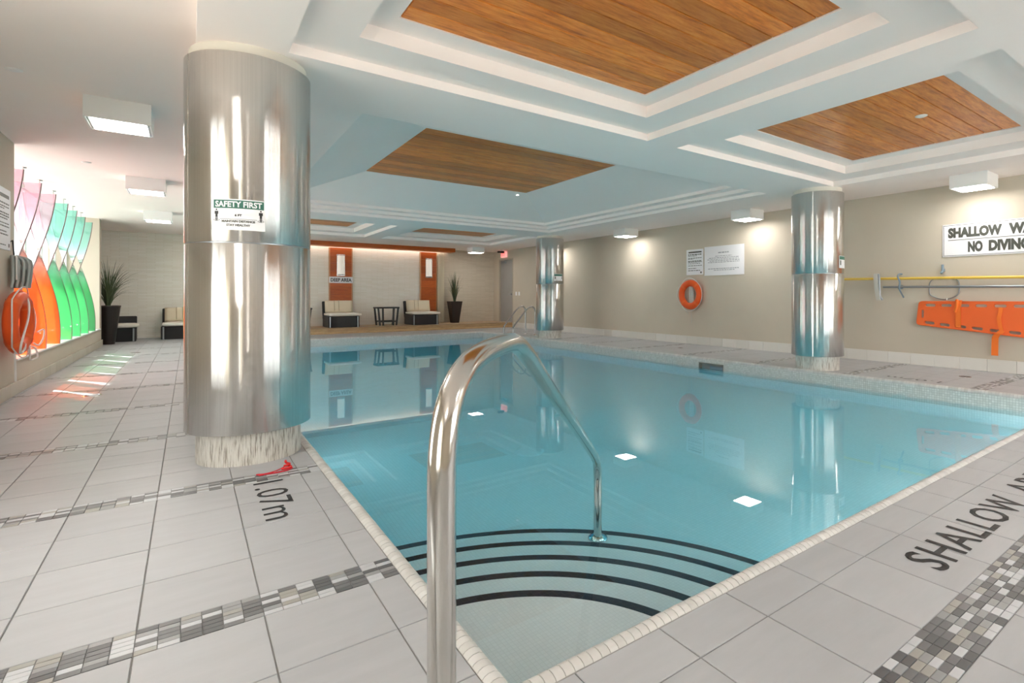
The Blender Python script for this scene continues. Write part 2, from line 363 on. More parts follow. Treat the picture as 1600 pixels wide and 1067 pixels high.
# ------------------------------------------------------------------ floor
fl = MB()
for a, b, c, d in cells(-2.2, XR+.2, YF-.2, YB+.2, [(HX0, HX1, HY0, HY1)]): fl.box((a, c, -.2), (b, d, -.004))
floor = struct(fl.obj('floor', m_grout))
GX, TX = .19, .3145
S0, SP, SW = .513, 1.418, .145
rows = []                                       # (y0, y1, is_strip)
for k in range(-3, 12):
    y = S0+SP*k; rows.append((y, y+SW, True)); t = (SP-SW)/4
    for j in range(4): rows.append((y+SW+t*j, y+SW+t*(j+1), False))
def minus_hole(a, b, c, d):
    out = []
    for r in cells(a, b, c, d, [(HX0, HX1, HY0, HY1)]): out.append(r)
    if len(out) > 1 and not (a < HX1 and b > HX0 and c < HY1 and d > HY0): return [(a, b, c, d)]
    return out
full, mos = [], []
for (y0, y1, st) in rows:
    y0c, y1c = max(y0, YF), min(y1, YB)
    if y1c-y0c < .02: continue
    for i in range(-7, 28):
        x0, x1 = max(GX+TX*i, XL if y0 < 14.6 else -2.0), min(GX+TX*(i+1), XR)
        if x1-x0 < .02: continue
        if not st:
            for r in minus_hole(x0, x1, y0c, y1c):
                if r[1]-r[0] > .02 and r[3]-r[2] > .02: full.append(r)
        else:
            cw = TX/6; rh = SW/6
            for a in range(6):
                xa = GX+TX*i+cw*a
                if xa < XL-.01 or xa+cw > XR+.01: continue
                for b in range(6):
                    yb = y0+rh*b
                    for r in minus_hole(xa, xa+cw, yb, yb+rh):
                        if r[1]-r[0] > .01: mos.append(r)
def lay(rects, name, mat, gap, h, c, limit, floor_obj, stuff_name, top=0):
    rk = []
    for r in rects:
        d = depth_of((r[0]+r[1])/2, (r[2]+r[3])/2); rk.append((d if d else 999, r))
    rk.sort(key=lambda q: q[0]); cache = {}
    near = [r for d, r in rk[:limit] if d < 999]; rest = [r for d, r in rk[len(near):]]
    for r in near:
        w, hh = round(r[1]-r[0]-gap, 4), round(r[3]-r[2]-gap, 4)
        if (w, hh) not in cache:
            cache[(w, hh)] = MB().tile(-w/2, -hh/2, w/2, hh/2, 0, h, c).mesh(name, mat)
        link(name, cache[(w, hh)], floor_obj, ((r[0]+r[1])/2, (r[2]+r[3])/2, top+random.uniform(-.0004, .0004)))
    mb = MB()
    for r in rest: mb.tile(r[0]+gap/2, r[2]+gap/2, r[1]-gap/2, r[3]-gap/2, top, h, c)
    mb.obj(stuff_name, mat, floor_obj, kind='stuff')
lay(full, 'floor_tile', m_tile, .0045, .006, .0015, 300, floor, 'distant_floor_tiles')
lay(mos, 'mosaic_tile', m_mos, .0022, .006, .0006, 300, floor, 'distant_mosaic_tiles')

# ------------------------------------------------------------------ ceiling
ce = MB()
def quad(mb, *p): mb.add(p, [tuple(range(len(p)))])
trays = [dict(o=(.484, 3.48, 1.015, 3.65)), dict(o=(3.88, 6.91, 1.015, 3.65)),
         dict(o=(.484, 3.48, 11.14, 13.77)), dict(o=(3.88, 6.91, 11.14, 13.77)),
         dict(o=(.87, 6.62, 4.48, 10.22), big=True)]
holes = [t['o'] for t in trays]
def slab(x0, x1, y0, y1, z, hs=()):
    for a, b, c, d in cells(x0, x1, y0, y1, list(hs)): quad(ce, (a, c, z), (a, d, z), (b, d, z), (b, c, z))
BX0, BX1, BY0, BY1 = .034, 7.345, .56, 14.2       # dropped bulkhead that carries the trays
slab(-2.25, XR+.1, YF-.1, 14.2, ZC, [(BX0, BX1, BY0, BY1)]); slab(-2.25, XR+.1, 14.2, YB+.1, ZC)
slab(BX0, BX1, BY0, BY1, ZB, holes)
for p, q_ in (((BX0, BY0), (BX1, BY0)), ((BX1, BY0), (BX1, BY1)), ((BX1, BY1), (BX0, BY1)), ((BX0, BY1), (BX0, BY0))): quad(ce, (*p, ZB), (*q_, ZB), (*q_, ZC), (*p, ZC))
def ins(o, k): return (o[0]+k, o[1]-k, o[2]+k, o[3]-k)
def ring(o1, z1, o2, z2):
    P = [(o1[0], o1[2]), (o1[1], o1[2]), (o1[1], o1[3]), (o1[0], o1[3])]; Q = [(o2[0], o2[2]), (o2[1], o2[2]), (o2[1], o2[3]), (o2[0], o2[3])]
    for i in range(4):
        j = (i+1) % 4; quad(ce, (*P[i], z1), (*P[j], z1), (*Q[j], z2), (*Q[i], z2))
wood_areas = []
for t in trays:
    o = t['o']
    if not t.get('big'):
        a = ins(o, .325); b = ins(o, .505)
        ring(o, ZB, o, 2.55); ring(o, 2.55, a, 2.55); ring(a, 2.55, a, 2.645); ring(a, 2.645, b, 2.645); ring(b, 2.645, b, 2.675)
        slab(*b, 2.675); wood_areas.append((b, 2.650, .148))
    else:
        a = ins(o, .15); b = ins(o, .33); c = (2.225, 5.146, 6.07, 8.74)
        ring(o, ZB, o, 2.535); ring(o, 2.535, a, 2.535); ring(a, 2.535, a, 2.59); ring(a, 2.59, b, 2.59); ring(b, 2.59, b, 2.64)
        ring(b, 2.64, c, 2.985); ring(c, 2.985, c, 3.01); slab(*c, 3.01); wood_areas.append((c, 2.988, .222))
ceiling = struct(ce.obj('ceiling', m_ceil))
for (x0, x1, y0, y1), z, pw in wood_areas:
    n_ = max(1, round((y1-y0)/pw)); w = (y1-y0)/n_; L = x1-x0-.02
    me = MB().cbox((-L/2, -w/2+.003, 0), (L/2, w/2-.003, .018), .003).mesh('wood_plank', m_cedar)
    for i in range(n_): link('wood_plank', me, ceiling, ((x0+x1)/2, y0+w*(i+.5), z+random.uniform(0, .0015)))

# ------------------------------------------------------------------ walls
def wall_x(name, x0, x1, y0, y1, z0, z1, holes, mat):    # wall in the yz plane with openings (y0,y1,z0,z1)
    mb = MB()
    for a, b, c, d in cells(y0, y1, z0, z1, holes): mb.box((x0, a, c), (x1, b, d))
    return struct(mb.obj(name, mat))
WIN = [(7.87, 14.35, .34, 2.595), (1.8, 3.3, .34, 2.2), (-1.5, 0, .34, 2.2)]  # first is seen; second read off column reflections; third unseen, added for daylight
wl = wall_x('wall_left', -2.0, XL, YF, 14.62, 0, 2.75, WIN, m_wall)
wl2 = struct(MB().box((-2.2, 14.60, 0), (-2.0, YB+.2, 2.75)).obj('wall_left_alcove', m_wall))
DY0, DY1, DZ0, DZ1 = 15.40, 16.38, .16, 2.30
wr = wall_x('wall_right', XR, XR+.15, YF, YB, 0, 2.75, [(DY0, DY1, DZ0, DZ1)], m_wall)
wb = struct(MB().box((-2.2, YB, 0), (6.62, YB+.2, 2.75)).obj('wall_back', m_ledge))
wb2 = struct(MB().box((6.62, YB+.02, 0), (XR+.15, YB+.2, 2.75)).obj('wall_back_right', m_ledge_shaded))
FW = (2.6, 8.2, .7, 2.5)                         # unseen glazing behind the camera, added to light the room
wfm = MB()
for a, b, c, d in cells(-2.0, XR+.15, 0, 2.75, [FW]): wfm.box((a, YF-.2, c), (b, YF, d))
wf = struct(wfm.obj('wall_front', m_wall))
fw = MB()
for a, b, c, d in cells(FW[0], FW[1], FW[2], FW[3], [(FW[0]+.05+1.4*i, FW[0]+1.4*(i+1)-.05, FW[2]+.05, FW[3]-.05) for i in range(4)]): fw.box((a, YF-.17, c), (b, YF-.1, d))
w4 = struct(fw.obj('window_4', m_white))
for i in range(4): MB().box((FW[0]+.05+1.4*i, YF-.138, FW[2]+.05), (FW[0]+1.4*(i+1)-.05, YF-.13, FW[3]-.05)).obj('pane', m_glass, w4)
struct(MB().box((-4.0, -3.5, 4.6), (-2.05, 40, 4.9)).obj('sun_overhang', m_conc))        # unseen overhang outside the windows, added to block the high sun
struct(MB().box((-30, -30, -.4), (-2.25, 45, -.25)).box((-2.25, -30, -.4), (40, YF-.25, -.25)).obj('paving_outside', m_conc))         # paving outside
# baseboards
bl = struct(MB().box((XL, YF, .0), (XL+.012, 14.62, .125)).obj('baseboard_left', m_lightgrout))
br = struct(MB().box((XR-.012, YF, .0), (XR, 15.35, .16)).obj('baseboard_right', m_lightgrout))
def bb(parent, x, length, n_, y0, h, mat):
    me = MB().cbox((-.009, -length/2+.0015, 0), (.009, length/2-.0015, h), .003).mesh('baseboard_tile', mat)
    for i in range(n_): link('baseboard_tile', me, parent, (x, y0+length*(i+.5), .001))
m_bbt = M('cream_tile', (.72, .70, .65), .4); base(m_bbt, ramp(m_bbt, rnd(m_bbt), [(0, (.68, .66, .61)), (1, (.76, .74, .70))]))
m_bbl = M('beige_tile', (.55, .50, .41), .45); base(m_bbl, ramp(m_bbl, rnd(m_bbl), [(0, (.52, .47, .38)), (1, (.58, .53, .44))]))
bb(br, XR-.02, TX, 48, .19+TX*.02, .165, m_bbt)
bb(bl, XL+.02, .318, 35, 3.45, .13, m_bbl)

# windows
m_tint = m_glass.copy(); m_tint.name = 'tinted_window_glass'
for nd in m_tint.node_tree.nodes:
    if nd.type == 'BSDF_TRANSPARENT': nd.inputs[0].default_value = (.74, .75, .76, 1)
def window(n_, y0, y1, z0, z1, nm):
    fr = MB(); X0, X1 = -1.97, -1.90; w = .05
    for (a, b, c, d) in ((y0, y1, z0, z0+w), (y0, y1, z1-w, z1), (y0, y0+w, z0+w, z1-w), (y1-w, y1, z0+w, z1-w)): fr.box((X0, a, c), (X1, b, d))
    wn = struct(fr.obj('window_%d' % n_, m_white)); st = (y1-y0)/nm
    for i in range(nm):
        a, b = y0+st*i+(.035 if i else w), y0+st*(i+1)-(.035 if i < nm-1 else w)
        MB().box((-1.938, a, z0+w), (-1.930, b, z1-w)).obj('pane', m_tint if n_ == 1 else m_glass, wn)
        if i: MB().cbox((X0, y0+st*i-.035, z0+w), (X1, y0+st*i+.035, z1-w), .006).obj('mullion', m_white, wn)
    MB().cbox((-1.9, y0+.003, z0+.001), (XL+.025, y1-.003, z0+.024), .005).obj('window_sill', m_white, wn)
    return wn
window(1, *WIN[0], 6); window(2, *WIN[1], 2); window(3, *WIN[2], 2)

# door with frame, leaf, closer and lever
dr = struct(MB().box((XR+.04, DY0+.05, DZ0), (XR+.085, DY1-.05, DZ1-.05)).obj('door_1', m_door))
f = MB()
for a in ((DY0, DY0+.05, DZ0, DZ1), (DY1-.05, DY1, DZ0, DZ1), (DY0+.05, DY1-.05, DZ1-.05, DZ1)): f.box((XR-.012, a[0], a[2]), (XR+.12, a[1], a[3]))
f.obj('door_frame', M('frame_paint', (.42, .38, .31), .5), dr)
MB().cbox((XR-.03, DY0+.12, 1.07), (XR+.04, DY0+.17, 1.12), .004).tube([(XR-.02, DY0+.145, 1.095), (XR-.02, DY0+.30, 1.095)], .011).obj('door_lever', m_alu, dr)
MB().cbox((XR-.02, DY1-.45, DZ1-.16), (XR+.04, DY1-.2, DZ1-.09), .006).tube([(XR, DY1-.25, DZ1-.1), (XR-.04, DY1-.4, DZ1-.06), (XR, DY1-.7, DZ1-.03)], .008, 8).obj('door_closer', m_alu, dr)

# ------------------------------------------------------------------ pool
pool = thing('swimming_pool', 'large tiled indoor pool with rounded ivory coping and curved corner steps', 'pool', (PX0, PY0, 0))
def PL(mb): mb.v = [(x-PX0, y-PY0, z) for x, y, z in mb.v]; return mb
ZF0, ZF1 = -.98, -1.75                           # bottom: shallow end, deep end
b_ = MB(); b_.add([(PX0-.05, PY0-.05, ZF0), (PX1+.05, PY0-.05, ZF0), (PX1+.05, 6.0, -1.25), (PX0-.05, 6.0, -1.25)], [(0, 1, 2, 3)])
b_.add([(PX0-.05, 6.0, -1.25), (PX1+.05, 6.0, -1.25), (PX1+.05, PY1+.05, ZF1), (PX0-.05, PY1+.05, ZF1)], [(0, 1, 2, 3)])
PL(b_).obj('pool_bottom', m_pool, pool)
SK = (5.30, 5.80, -.245, -.065)
def pwall(boxes): 
    mb = MB()
    for b in boxes: mb.box(*b)
    return PL(mb).obj('pool_wall', m_pool, pool)
pwall([((PX0-.15, PY0-.15, -2), (PX0, PY1+.15, -.03))])
pwall([((PX0, PY0-.15, -2), (PX1, PY0, -.03))])
pwall([((PX0, PY1, -2), (PX1, PY1+.15, -.03))])
wr_ = pwall([((PX1, c, e), (PX1+.15, d, g)) for c, d, e, g in cells(PY0-.15, PY1+.15, -2, -.03, [SK])])
def band(x0, x1, y0, y1, holes_=()):              # band of grey tile at the waterline
    mb = MB()
    if abs(x1-x0) < .05:
        for c, d, e, g in cells(y0, y1, -.40, -.03, list(holes_)): mb.box((x0, c, e), (x1, d, g))
    else: mb.box((x0, y0, -.40), (x1, y1, -.03))
    PL(mb).obj('waterline_band', m_band, pool)
band(PX0-.001, PX0+.004, PY0, PY1); band(PX1-.004, PX1+.001, PY0, PY1, [SK]); band(PX0, PX1, PY0-.001, PY0+.004); band(PX0, PX1, PY1-.004, PY1+.001)
sk = MB()
for a in ((SK[0], SK[1], SK[2], SK[2]+.015), (SK[0], SK[1], SK[3]-.015, SK[3]), (SK[0], SK[0]+.015, SK[2], SK[3]), (SK[1]-.015, SK[1], SK[2], SK[3])): sk.box((PX1-.008, a[0], a[2]), (PX1+.15, a[1], a[3]))
sko = PL(sk).obj('skimmer', M('skimmer_frame', (.25, .24, .21), .5), pool)
PL(MB().box((PX1+.11, SK[0]+.015, SK[2]+.015), (PX1+.14, SK[1]-.015, SK[3]-.015))).obj('skimmer_throat', m_dark, sko)
PL(MB().cbox((PX1+.03, SK[0]+.03, SK[2]+.02), (PX1+.045, SK[1]-.2, SK[3]-.05), .003)).obj('skimmer_flap', m_bluegrey, sko)
# corner steps: quarter rounds about the corner, each with a navy nosing
CXs, CYs = .655, 1.19
RS = [.862, 1.125, 1.39, 1.655, 1.915]
for i, R in enumerate(RS):
    z = -.30-.13*i; r0 = RS[i-1]-.02 if i else 0.0; nseg = 40
    zb = z-.14 if i < 4 else -1.1
    prof = [(max(r0, .001), z), (R-.045, z)]
    st = MB().lathe(prof, nseg, (CXs, CYs), 0, PI/2, False); st.lathe([(R-.004, z-.045), (R-.004, zb)], nseg, (CXs, CYs), 0, PI/2, False)
    so = PL(st).obj('step', m_poolstep, pool)
    PL(MB().lathe([(R-.045, z-.001), (R-.045, z+.0015), (R, z+.0015), (R, z-.045), (R-.005, z-.045)], nseg, (CXs, CYs), 0, PI/2, False)).obj('step_nosing', m_navy, so)
# main drains
for (x, y) in ((2.57, 4.30), (3.6, 9.5)):
    zz = ZF0+(-1.25-ZF0)*(y-PY0)/(6-PY0) if y < 6 else -1.25+(ZF1+1.25)*(y-6)/(PY1-6)
    PL(MB().lathe([(.0, zz+.03), (.10, zz+.03), (.13, zz+.015), (.14, zz)], 24, (x, y))).obj('main_drain', m_pool, pool)
# underwater lights added on the unseen left and near walls, to brighten the water
for mt in [Matrix.Translation((PX0, y, -.62)) @ Matrix.Rotation(PI/2, 4, 'Y') for y in (5, 7, 9, 11, 12.8)]+[Matrix.Translation((x, PY0, -.62)) @ Matrix.Rotation(-PI/2, 4, 'X') for x in (3.1, 4.2, 5.3, 6.3)]:
    lo = PL(MB().lathe([(.15, .001), (.15, .012), (.125, .02), (.125, .012)], 28, mat=mt)).obj('pool_fill_light', m_chrome, pool)
    PL(MB().lathe([(.125, .012), (.08, .022), (.0001, .026)], 28, mat=mt)).obj('fill_lens', m_poolfill, lo)
# coping pieces
prof = [(0, 0), (.006, .006), (.018, .011), (.034, .011), (.048, .004), (.057, -.010), (.06, -.028), (.052, -.034)]
PCW = .0305
def cop_mesh(w):
    mb = MB(); n_ = len(prof); h = w/2-.0013
    mb.add([(x, -h, z) for x, z in prof]+[(x, h, z) for x, z in prof], [(i, i+1, n_+i+1, n_+i) for i in range(n_-1)], True)
    mb.add([(x, -h, z) for x, z in prof], [tuple(range(n_))]); mb.add([(x, h, z) for x, z in prof], [tuple(range(n_-1, -1, -1))]); return mb
runs = []                                        # (centre, rotation): piece's x axis points to the water
n_ = int((PX1-PX0)/PCW); k_ = (PX1-PX0)/n_
for i in range(n_): runs += [((PX0+k_*(i+.5), HY0), PI/2), ((PX0+k_*(i+.5), HY1), -PI/2)]
n_ = int((PY1-PY0)/PCW); k_ = (PY1-PY0)/n_
for i in range(n_): runs += [((HX0, PY0+k_*(i+.5)), 0), ((HX1, PY0+k_*(i+.5)), PI)]
runs.sort(key=lambda r: depth_of(*r[0]) or 99)
cm = cop_mesh(PCW).mesh('coping_tile', m_cop); far = MB(); base_c = cop_mesh(PCW)
for i, ((x, y), a) in enumerate(runs):
    if i < 300:
        o = link('coping_tile', cm, pool, (x-PX0, y-PY0, random.uniform(-.0006, .0006))); o.rotation_euler = (0, 0, a)
    else:
        mt = Matrix.Translation((x-PX0, y-PY0, 0)) @ Matrix.Rotation(a, 4, 'Z'); far.add([mt @ Vector(p) for p in base_c.v], base_c.f, True)
far.obj('distant_coping_tiles', m_cop, pool, kind='stuff')
bed = MB()
bp_ = [(0, -.004), (.004, .003), (.018, .0085), (.034, .0085), (.046, .002), (.054, -.012), (.057, -.03), (0, -.05)]
def sweep(mb, pr, path):                          # closed rectangular loop, mitred
    L = []
    for (x, y, dx, dy) in path: L += [(x+dx*o, y+dy*o, z) for o, z in pr]
    n_ = len(pr); F = []
    for i in range(4):
        j = (i+1) % 4
        for k in range(n_-1): F.append((i*n_+k, j*n_+k, j*n_+k+1, i*n_+k+1))
    mb.add(L, F)
sweep(bed, bp_, [(HX0, HY0, 1, 1), (HX1, HY0, -1, 1), (HX1, HY1, -1, -1), (HX0, HY1, 1, -1)])
PL(bed).obj('coping_grout', m_lightgrout, pool)
# corner pieces of the coping
for (x, y, a) in ((HX0, HY0, 0), (HX1, HY0, PI/2), (HX1, HY1, PI), (HX0, HY1, -PI/2)):
    mb = MB(); P = [(.001, .001, z if o else 0) for o, z in prof[:1]]; n_ = len(prof)
    L1 = [(o, .06, z) for o, z in prof]; L2 = [(o, o, z) for o, z in prof]; L3 = [(.06, o, z) for o, z in prof]
    mb.add(L1+L2+L3, [(i, i+1, n_+i+1, n_+i) for i in range(n_-1)]+[(n_+i, n_+i+1, 2*n_+i+1, 2*n_+i) for i in range(n_-1)])
    o = mb.obj('coping_corner', m_cop, pool, loc=(x-PX0, y-PY0, 0)); o.rotation_euler = (0, 0, a)
water = MB().box((PX0-.02, PY0-.02, -1.9), (PX1+.02, PY1+.02, ZW)).obj('pool_water', m_water)
tag(water, 'clear still turquoise water filling the pool', 'water')

# ------------------------------------------------------------------ columns
def column(x, y, label):
    c = thing('column', label, 'column', (x, y, 0), 0, 'steel clad columns')
    MB().lathe([(.283, 0), (.283, .22)], 64).obj('plinth', m_plinth, c)
    MB().lathe([(.315, 2.38), (.315, ZB)], 64).lathe([(.339, 2.415), (.315, 2.415)], 64).obj('plaster_neck', column.m, c)
    for a, b in ((.195, 1.314), (1.320, 2.425)):
        MB().lathe([(.29, a), (.337, a), (.34, a+.003), (.34, b-.003), (.337, b), (.30, b)], 128).obj('steel_sleeve', m_clad, c)
    MB().lathe([(.335, 1.30), (.335, 1.335)], 64).obj('seam', m_alu, c)
    for a in (math.radians(200), math.radians(20)):      # vertical lap of the sheet
        MB().box((-.002, -.004, .2), (.0015, .004, 1.31), Matrix.Rotation(a, 4, 'Z') @ Matrix.Translation((.34, 0, 0))).box((-.002, -.004, 1.324), (.0015, .004, 2.423), Matrix.Rotation(a, 4, 'Z') @ Matrix.Translation((.34, 0, 0))).obj('sheet_lap', m_clad, c)
    return c
column.m = painted('column_plaster', (.74, .70, .62), .08, .9)
c1 = column(.314, 3.985, 'large steel clad column with green safety sign, at left pool edge')
c2 = dup(c1, 'steel clad column by the right wall, left of the shallow water sign', (7.02, 3.94, 0))
c3 = dup(c1, 'far steel clad column beside the pool ladder', (7.09, 10.90, 0))

# ------------------------------------------------------------------ hand rail at the steps
hp = [(.345, .869, 0), (.345, .869, .40), (.345, .869, .66), (.348, .872, .735), (.362, .886, .795), (.389, .913, .838), (.43, .954, .866), (.487, 1.011, .881), (.56, 1.084, .887),
      (.632, 1.156, .887), (.675, 1.199, .879), (.725, 1.249, .856), (.79, 1.314, .815), (.981, 1.505, .682), (1.369, 1.893, .421), (1.78, 2.304, .137), (1.86, 2.384, .075), (1.915, 2.439, .025), (1.942, 2.466, -.05), (1.949, 2.473, -.14), (1.949, 2.473, -.45), (1.949, 2.473, -.815)]
hr = thing('handrail', 'brushed steel handrail rising from the deck and sloping down into the pool steps', 'handrail', (.345, .869, 0))
def HL(mb): mb.v = [(x-.345, y-.869, z) for x, y, z in mb.v]; return mb
HL(MB().tube(smooth_path(hp, 5), .0243, 28)).obj('rail_tube', m_rail, hr)
fl_ = [(0.0245, .03), (.03, .03), (.05, .012), (.058, .006), (.058, 0)]
HL(MB().lathe([(r, z+.001) for r, z in fl_], 32, (.345, .869))).obj('floor_flange', m_rail, hr)
HL(MB().lathe([(r, z-.815) for r, z in fl_], 32, (1.949, 2.473))).obj('step_flange', m_rail, hr)
# ------------------------------------------------------------------ pool ladder
ld = thing('pool_ladder', 'chrome grab-rail ladder at the far right pool corner', 'ladder', (7.25, 12.1, 0))
def LL(mb): mb.v = [(x-7.25, y-12.1, z) for x, y, z in mb.v]; return mb
for y in (11.85, 12.35):
    pts = [(6.60, y, -.95), (6.60, y, .10), (6.60, y, .22), (6.65, y, .30), (6.78, y, .45), (6.95, y, .64), (7.05, y, .72), (7.14, y, .75), (7.21, y, .72), (7.25, y, .63), (7.25, y, .5), (7.25, y, 0)]
    LL(MB().tube(smooth_path(pts, 5), .021, 14)).obj('grab_rail', m_chrome, ld)
    LL(MB().lathe([(.022, .03), (.045, .012), (.05, .001)], 20, (7.25, y))).obj('anchor_flange', m_chrome, ld)
for z in (-.35, -.62, -.89): LL(MB().cbox((6.55, 11.87, z), (6.65, 12.33, z+.025), .005)).obj('ladder_tread', m_chrome, ld)

# ------------------------------------------------------------------ ceiling lights
def lampbox(x, y, z, label):
    t = thing('ceiling_light', label, 'light', (x, y, z), 0, 'square ceiling lights')
    h = MB(); a, d = .205, .17
    for b in (((-a, -a, -d), (a, -a+.012, 0)), ((-a, a-.012, -d), (a, a, 0)), ((-a, -a+.012, -d), (-a+.012, a-.012, 0)), ((a-.012, -a+.012, -d), (a, a-.012, 0))): h.box(*b)
    h.obj('housing', m_white, t)
    MB().cbox((-a+.03, -a+.03, -d-.004), (a-.03, a-.03, -d+.02), .004).obj('diffuser', m_lamp, t)
    r = MB()
    for b in (((-a+.012, -a+.012), (a-.012, -a+.03)), ((-a+.012, a-.03), (a-.012, a-.012)), ((-a+.012, -a+.03), (-a+.03, a-.03)), ((a-.03, -a+.03), (a-.012, a-.03))): r.box((*b[0], -d+.002), (*b[1], -d+.015))
    r.obj('trim_ring', m_alu, t); return t
L0 = lampbox(-.45, 5.815, ZL, 'white box ceiling light, largest and nearest in the left walkway row')
dup(L0, 'white box ceiling light, second in the left walkway row', (-.45, 9.26, ZL))
dup(L0, 'white box ceiling light, farthest in the left walkway row', (-.45, 12.65, ZL))
dup(L0, 'white box ceiling light near the right wall, above the shallow water sign', (8.10, 2.42, ZC))
dup(L0, 'white box ceiling light on right side, just left of the right column', (8.12, 5.90, ZC))
dup(L0, 'white box ceiling light near right wall between life ring and far column', (8.12, 9.25, ZC))
dup(L0, 'white box ceiling light mostly hidden behind the far column', (8.12, 12.5, ZC))
dup(L0, 'white box ceiling light near back wall above the dark planter', (7.3, 15.55, ZC))
dup(L0, 'added white box fill light over the left walkway, overhead out of frame', (-.45, 2.4, ZL))  # from here on: unseen lights added to even out the room
dup(L0, 'added white box fill light at the left walkway start, behind the viewpoint', (-.45, -1.0, ZL))
dup(L0, 'added white box fill light by the right wall, behind the viewpoint', (8.10, -1.0, ZC))
dup(L0, 'added white box fill light over the shallow end deck, left of centre, behind the viewpoint', (2.3, -.75, ZC))
dup(L0, 'added white box fill light over the shallow end deck, right of centre, behind the viewpoint', (5.2, -.75, ZC))
dup(L0, 'added white box fill light near the back wall, hidden behind the big column', (.75, 15.4, ZC))  # added out of sight to lift the back wall
def disc(x, y, z, r, label, m=m_white):
    return tag(MB().lathe([(.0001, -.012), (r*.6, -.012), (r, -.004), (r, 0)], 24).obj('sprinkler_cover', m, loc=(x, y, z)), label, 'sprinkler', 'round ceiling discs')
disc(-.965, 5.3, ZL, .045, 'round white sprinkler cover on left ceiling, nearest the camera')
disc(-.955, 8.44, ZL, .045, 'round white sprinkler cover on left ceiling, between first two lights')
disc(5.32, 1.99, 2.650, .05, 'white round disc set in the right cedar ceiling panel', m_white)
disc(1.94, 7.62, 2.915, .03, 'tiny white disc left of the middle cedar panel', m_lens)
disc(5.02, 8.86, 2.955, .03, 'tiny white disc at far right corner of middle cedar panel', m_lens)

# ------------------------------------------------------------------ signs
def sign_wall_right(y0, y1, z0, z1, name, label, t=.006):   # y0 > y1: left edge first
    o = thing(name, label, 'sign', (XR, (y0+y1)/2, z0))
    return o
def on_right(o, mb): 
    ox, oy, oz = o.location; mb.v = [(x-ox, y-oy, z-oz) for x, y, z in mb.v]; return mb
# shallow water sign
sg = thing('wall_sign', 'large white SHALLOW WATER NO DIVING sign on the right wall', 'sign', (XR, 2.2, 1.57))
on_right(sg, MB().cbox((XR-.012, 1.44, 1.565), (XR, 2.93, 2.02), .003)).obj('sign_board', m_whitesat, sg)
bd = MB()
for a in ((1.455, 2.915, 1.578, 1.584), (1.455, 2.915, 2.001, 2.007), (1.455, 1.461, 1.578, 2.007), (2.909, 2.915, 1.578, 2.007)): bd.box((XR-.0135, a[0], a[2]), (XR-.011, a[1], a[3]))
bd.box((XR-.0135, 1.52, 1.792), (XR-.011, 2.86, 1.800)); on_right(sg, bd).obj('border_line', m_grey_ink, sg)
WR = lambda y, z, e=.0125: frame((XR-e, y, z), (0, -1, 0), (0, 0, 1))
on_right(sg, xf(text_mb('SHALLOW', .622, .145, .066), WR(2.86, 1.825))).obj('lettering', m_grey_ink, sg)
on_right(sg, xf(text_mb('WATER', .50, .145, .066), WR(2.17, 1.825))).obj('lettering', m_grey_ink, sg)
on_right(sg, xf(text_mb('NO', .17, .15, .066), WR(2.622, 1.617))).obj('lettering', m_grey_ink, sg)
on_right(sg, xf(text_mb('DIVING', .44, .15, .066), WR(2.386, 1.617))).obj('lettering', m_grey_ink, sg)
# two notice sheets
def lines(mb, rows, y0, place, gap=.014):
    for (a, b, z, h) in rows:
        x = a
        while x < b-.01:                         # broken into word-like dashes
            w = random.uniform(.03, .075); e = min(x+w, b); place(mb, x, e, z, h); x = e+gap
def notice(yL, yR, z0, z1, label, rows, ink, group=None, corner=True, X=XR, sgn=-1, title=None):
    t = thing('notice_sheet', label, 'sign', (X, (yL+yR)/2, z0), 0, group)
    a, b = min(yL, yR), max(yL, yR)
    xa, xb = sorted((X, X+sgn*.01)); e0, e1 = sorted((X+sgn*.0095, X+sgn*.0108))
    on_right(t, MB().cbox((xa, a, z0), (xb, b, z1), .002)).obj('sign_board', m_whitesat, t)
    mb = MB(); d = 1 if yR > yL else -1
    def place(mb, x, e, z, h):
        p, q = sorted((yL+d*x, yL+d*e)); mb.box((e0, p, z0+z), (e1, q, z0+z+h))
    lines(mb, rows, yL, place); on_right(t, mb).obj('print_lines', ink, t); 
    if title:
        h = MB(); place(h, *title); on_right(t, h).obj('heading_block', m_grey_ink, t)
    if corner:
        h = MB(); w = abs(yR-yL); place(h, w*.84, w*.92, .03, .035); on_right(t, h).obj('corner_mark', m_grey_ink, t)
    return t
notice(7.772, 7.311, 1.47, 2.01, 'narrow white notice with dark heading, above the life ring on right wall',
       [(.05, .42, .42, .02), (.05, .30, .395, .01), (.05, .42, .35, .012), (.05, .20, .33, .01), (.05, .43, .285, .016), (.05, .43, .265, .014), (.05, .40, .235, .01), (.05, .43, .19, .012), (.05, .28, .13, .012), (.05, .38, .085, .014)], m_grey_ink, title=(.06, .42, .465, .03))
notice(7.277, 6.294, 1.44, 2.035, 'wide white notice with pale grey text lines on right wall',
       [(.36, .62, .45, .02), (.28, .7, .385, .01), (.12, .88, .35, .012), (.08, .86, .32, .01), (.14, .88, .29, .012), (.1, .88, .26, .012), (.1, .88, .13, .014), (.25, .76, .10, .012)], m_palegrey_ink, corner=False)
notice(7.20, 7.675, 1.46, 2.055, 'white pool rules notice on the left wall beside the window',
       [(.05, .42, .44, .014), (.05, .42, .41, .012), (.05, .25, .39, .01), (.05, .42, .345, .014), (.05, .42, .32, .014), (.05, .36, .295, .012), (.05, .42, .25, .01), (.05, .42, .22, .012), (.05, .33, .17, .012), (.05, .38, .14, .012), (.05, .3, .04, .01)], m_grey_ink, X=XL, sgn=1, title=(.08, .42, .50, .035))
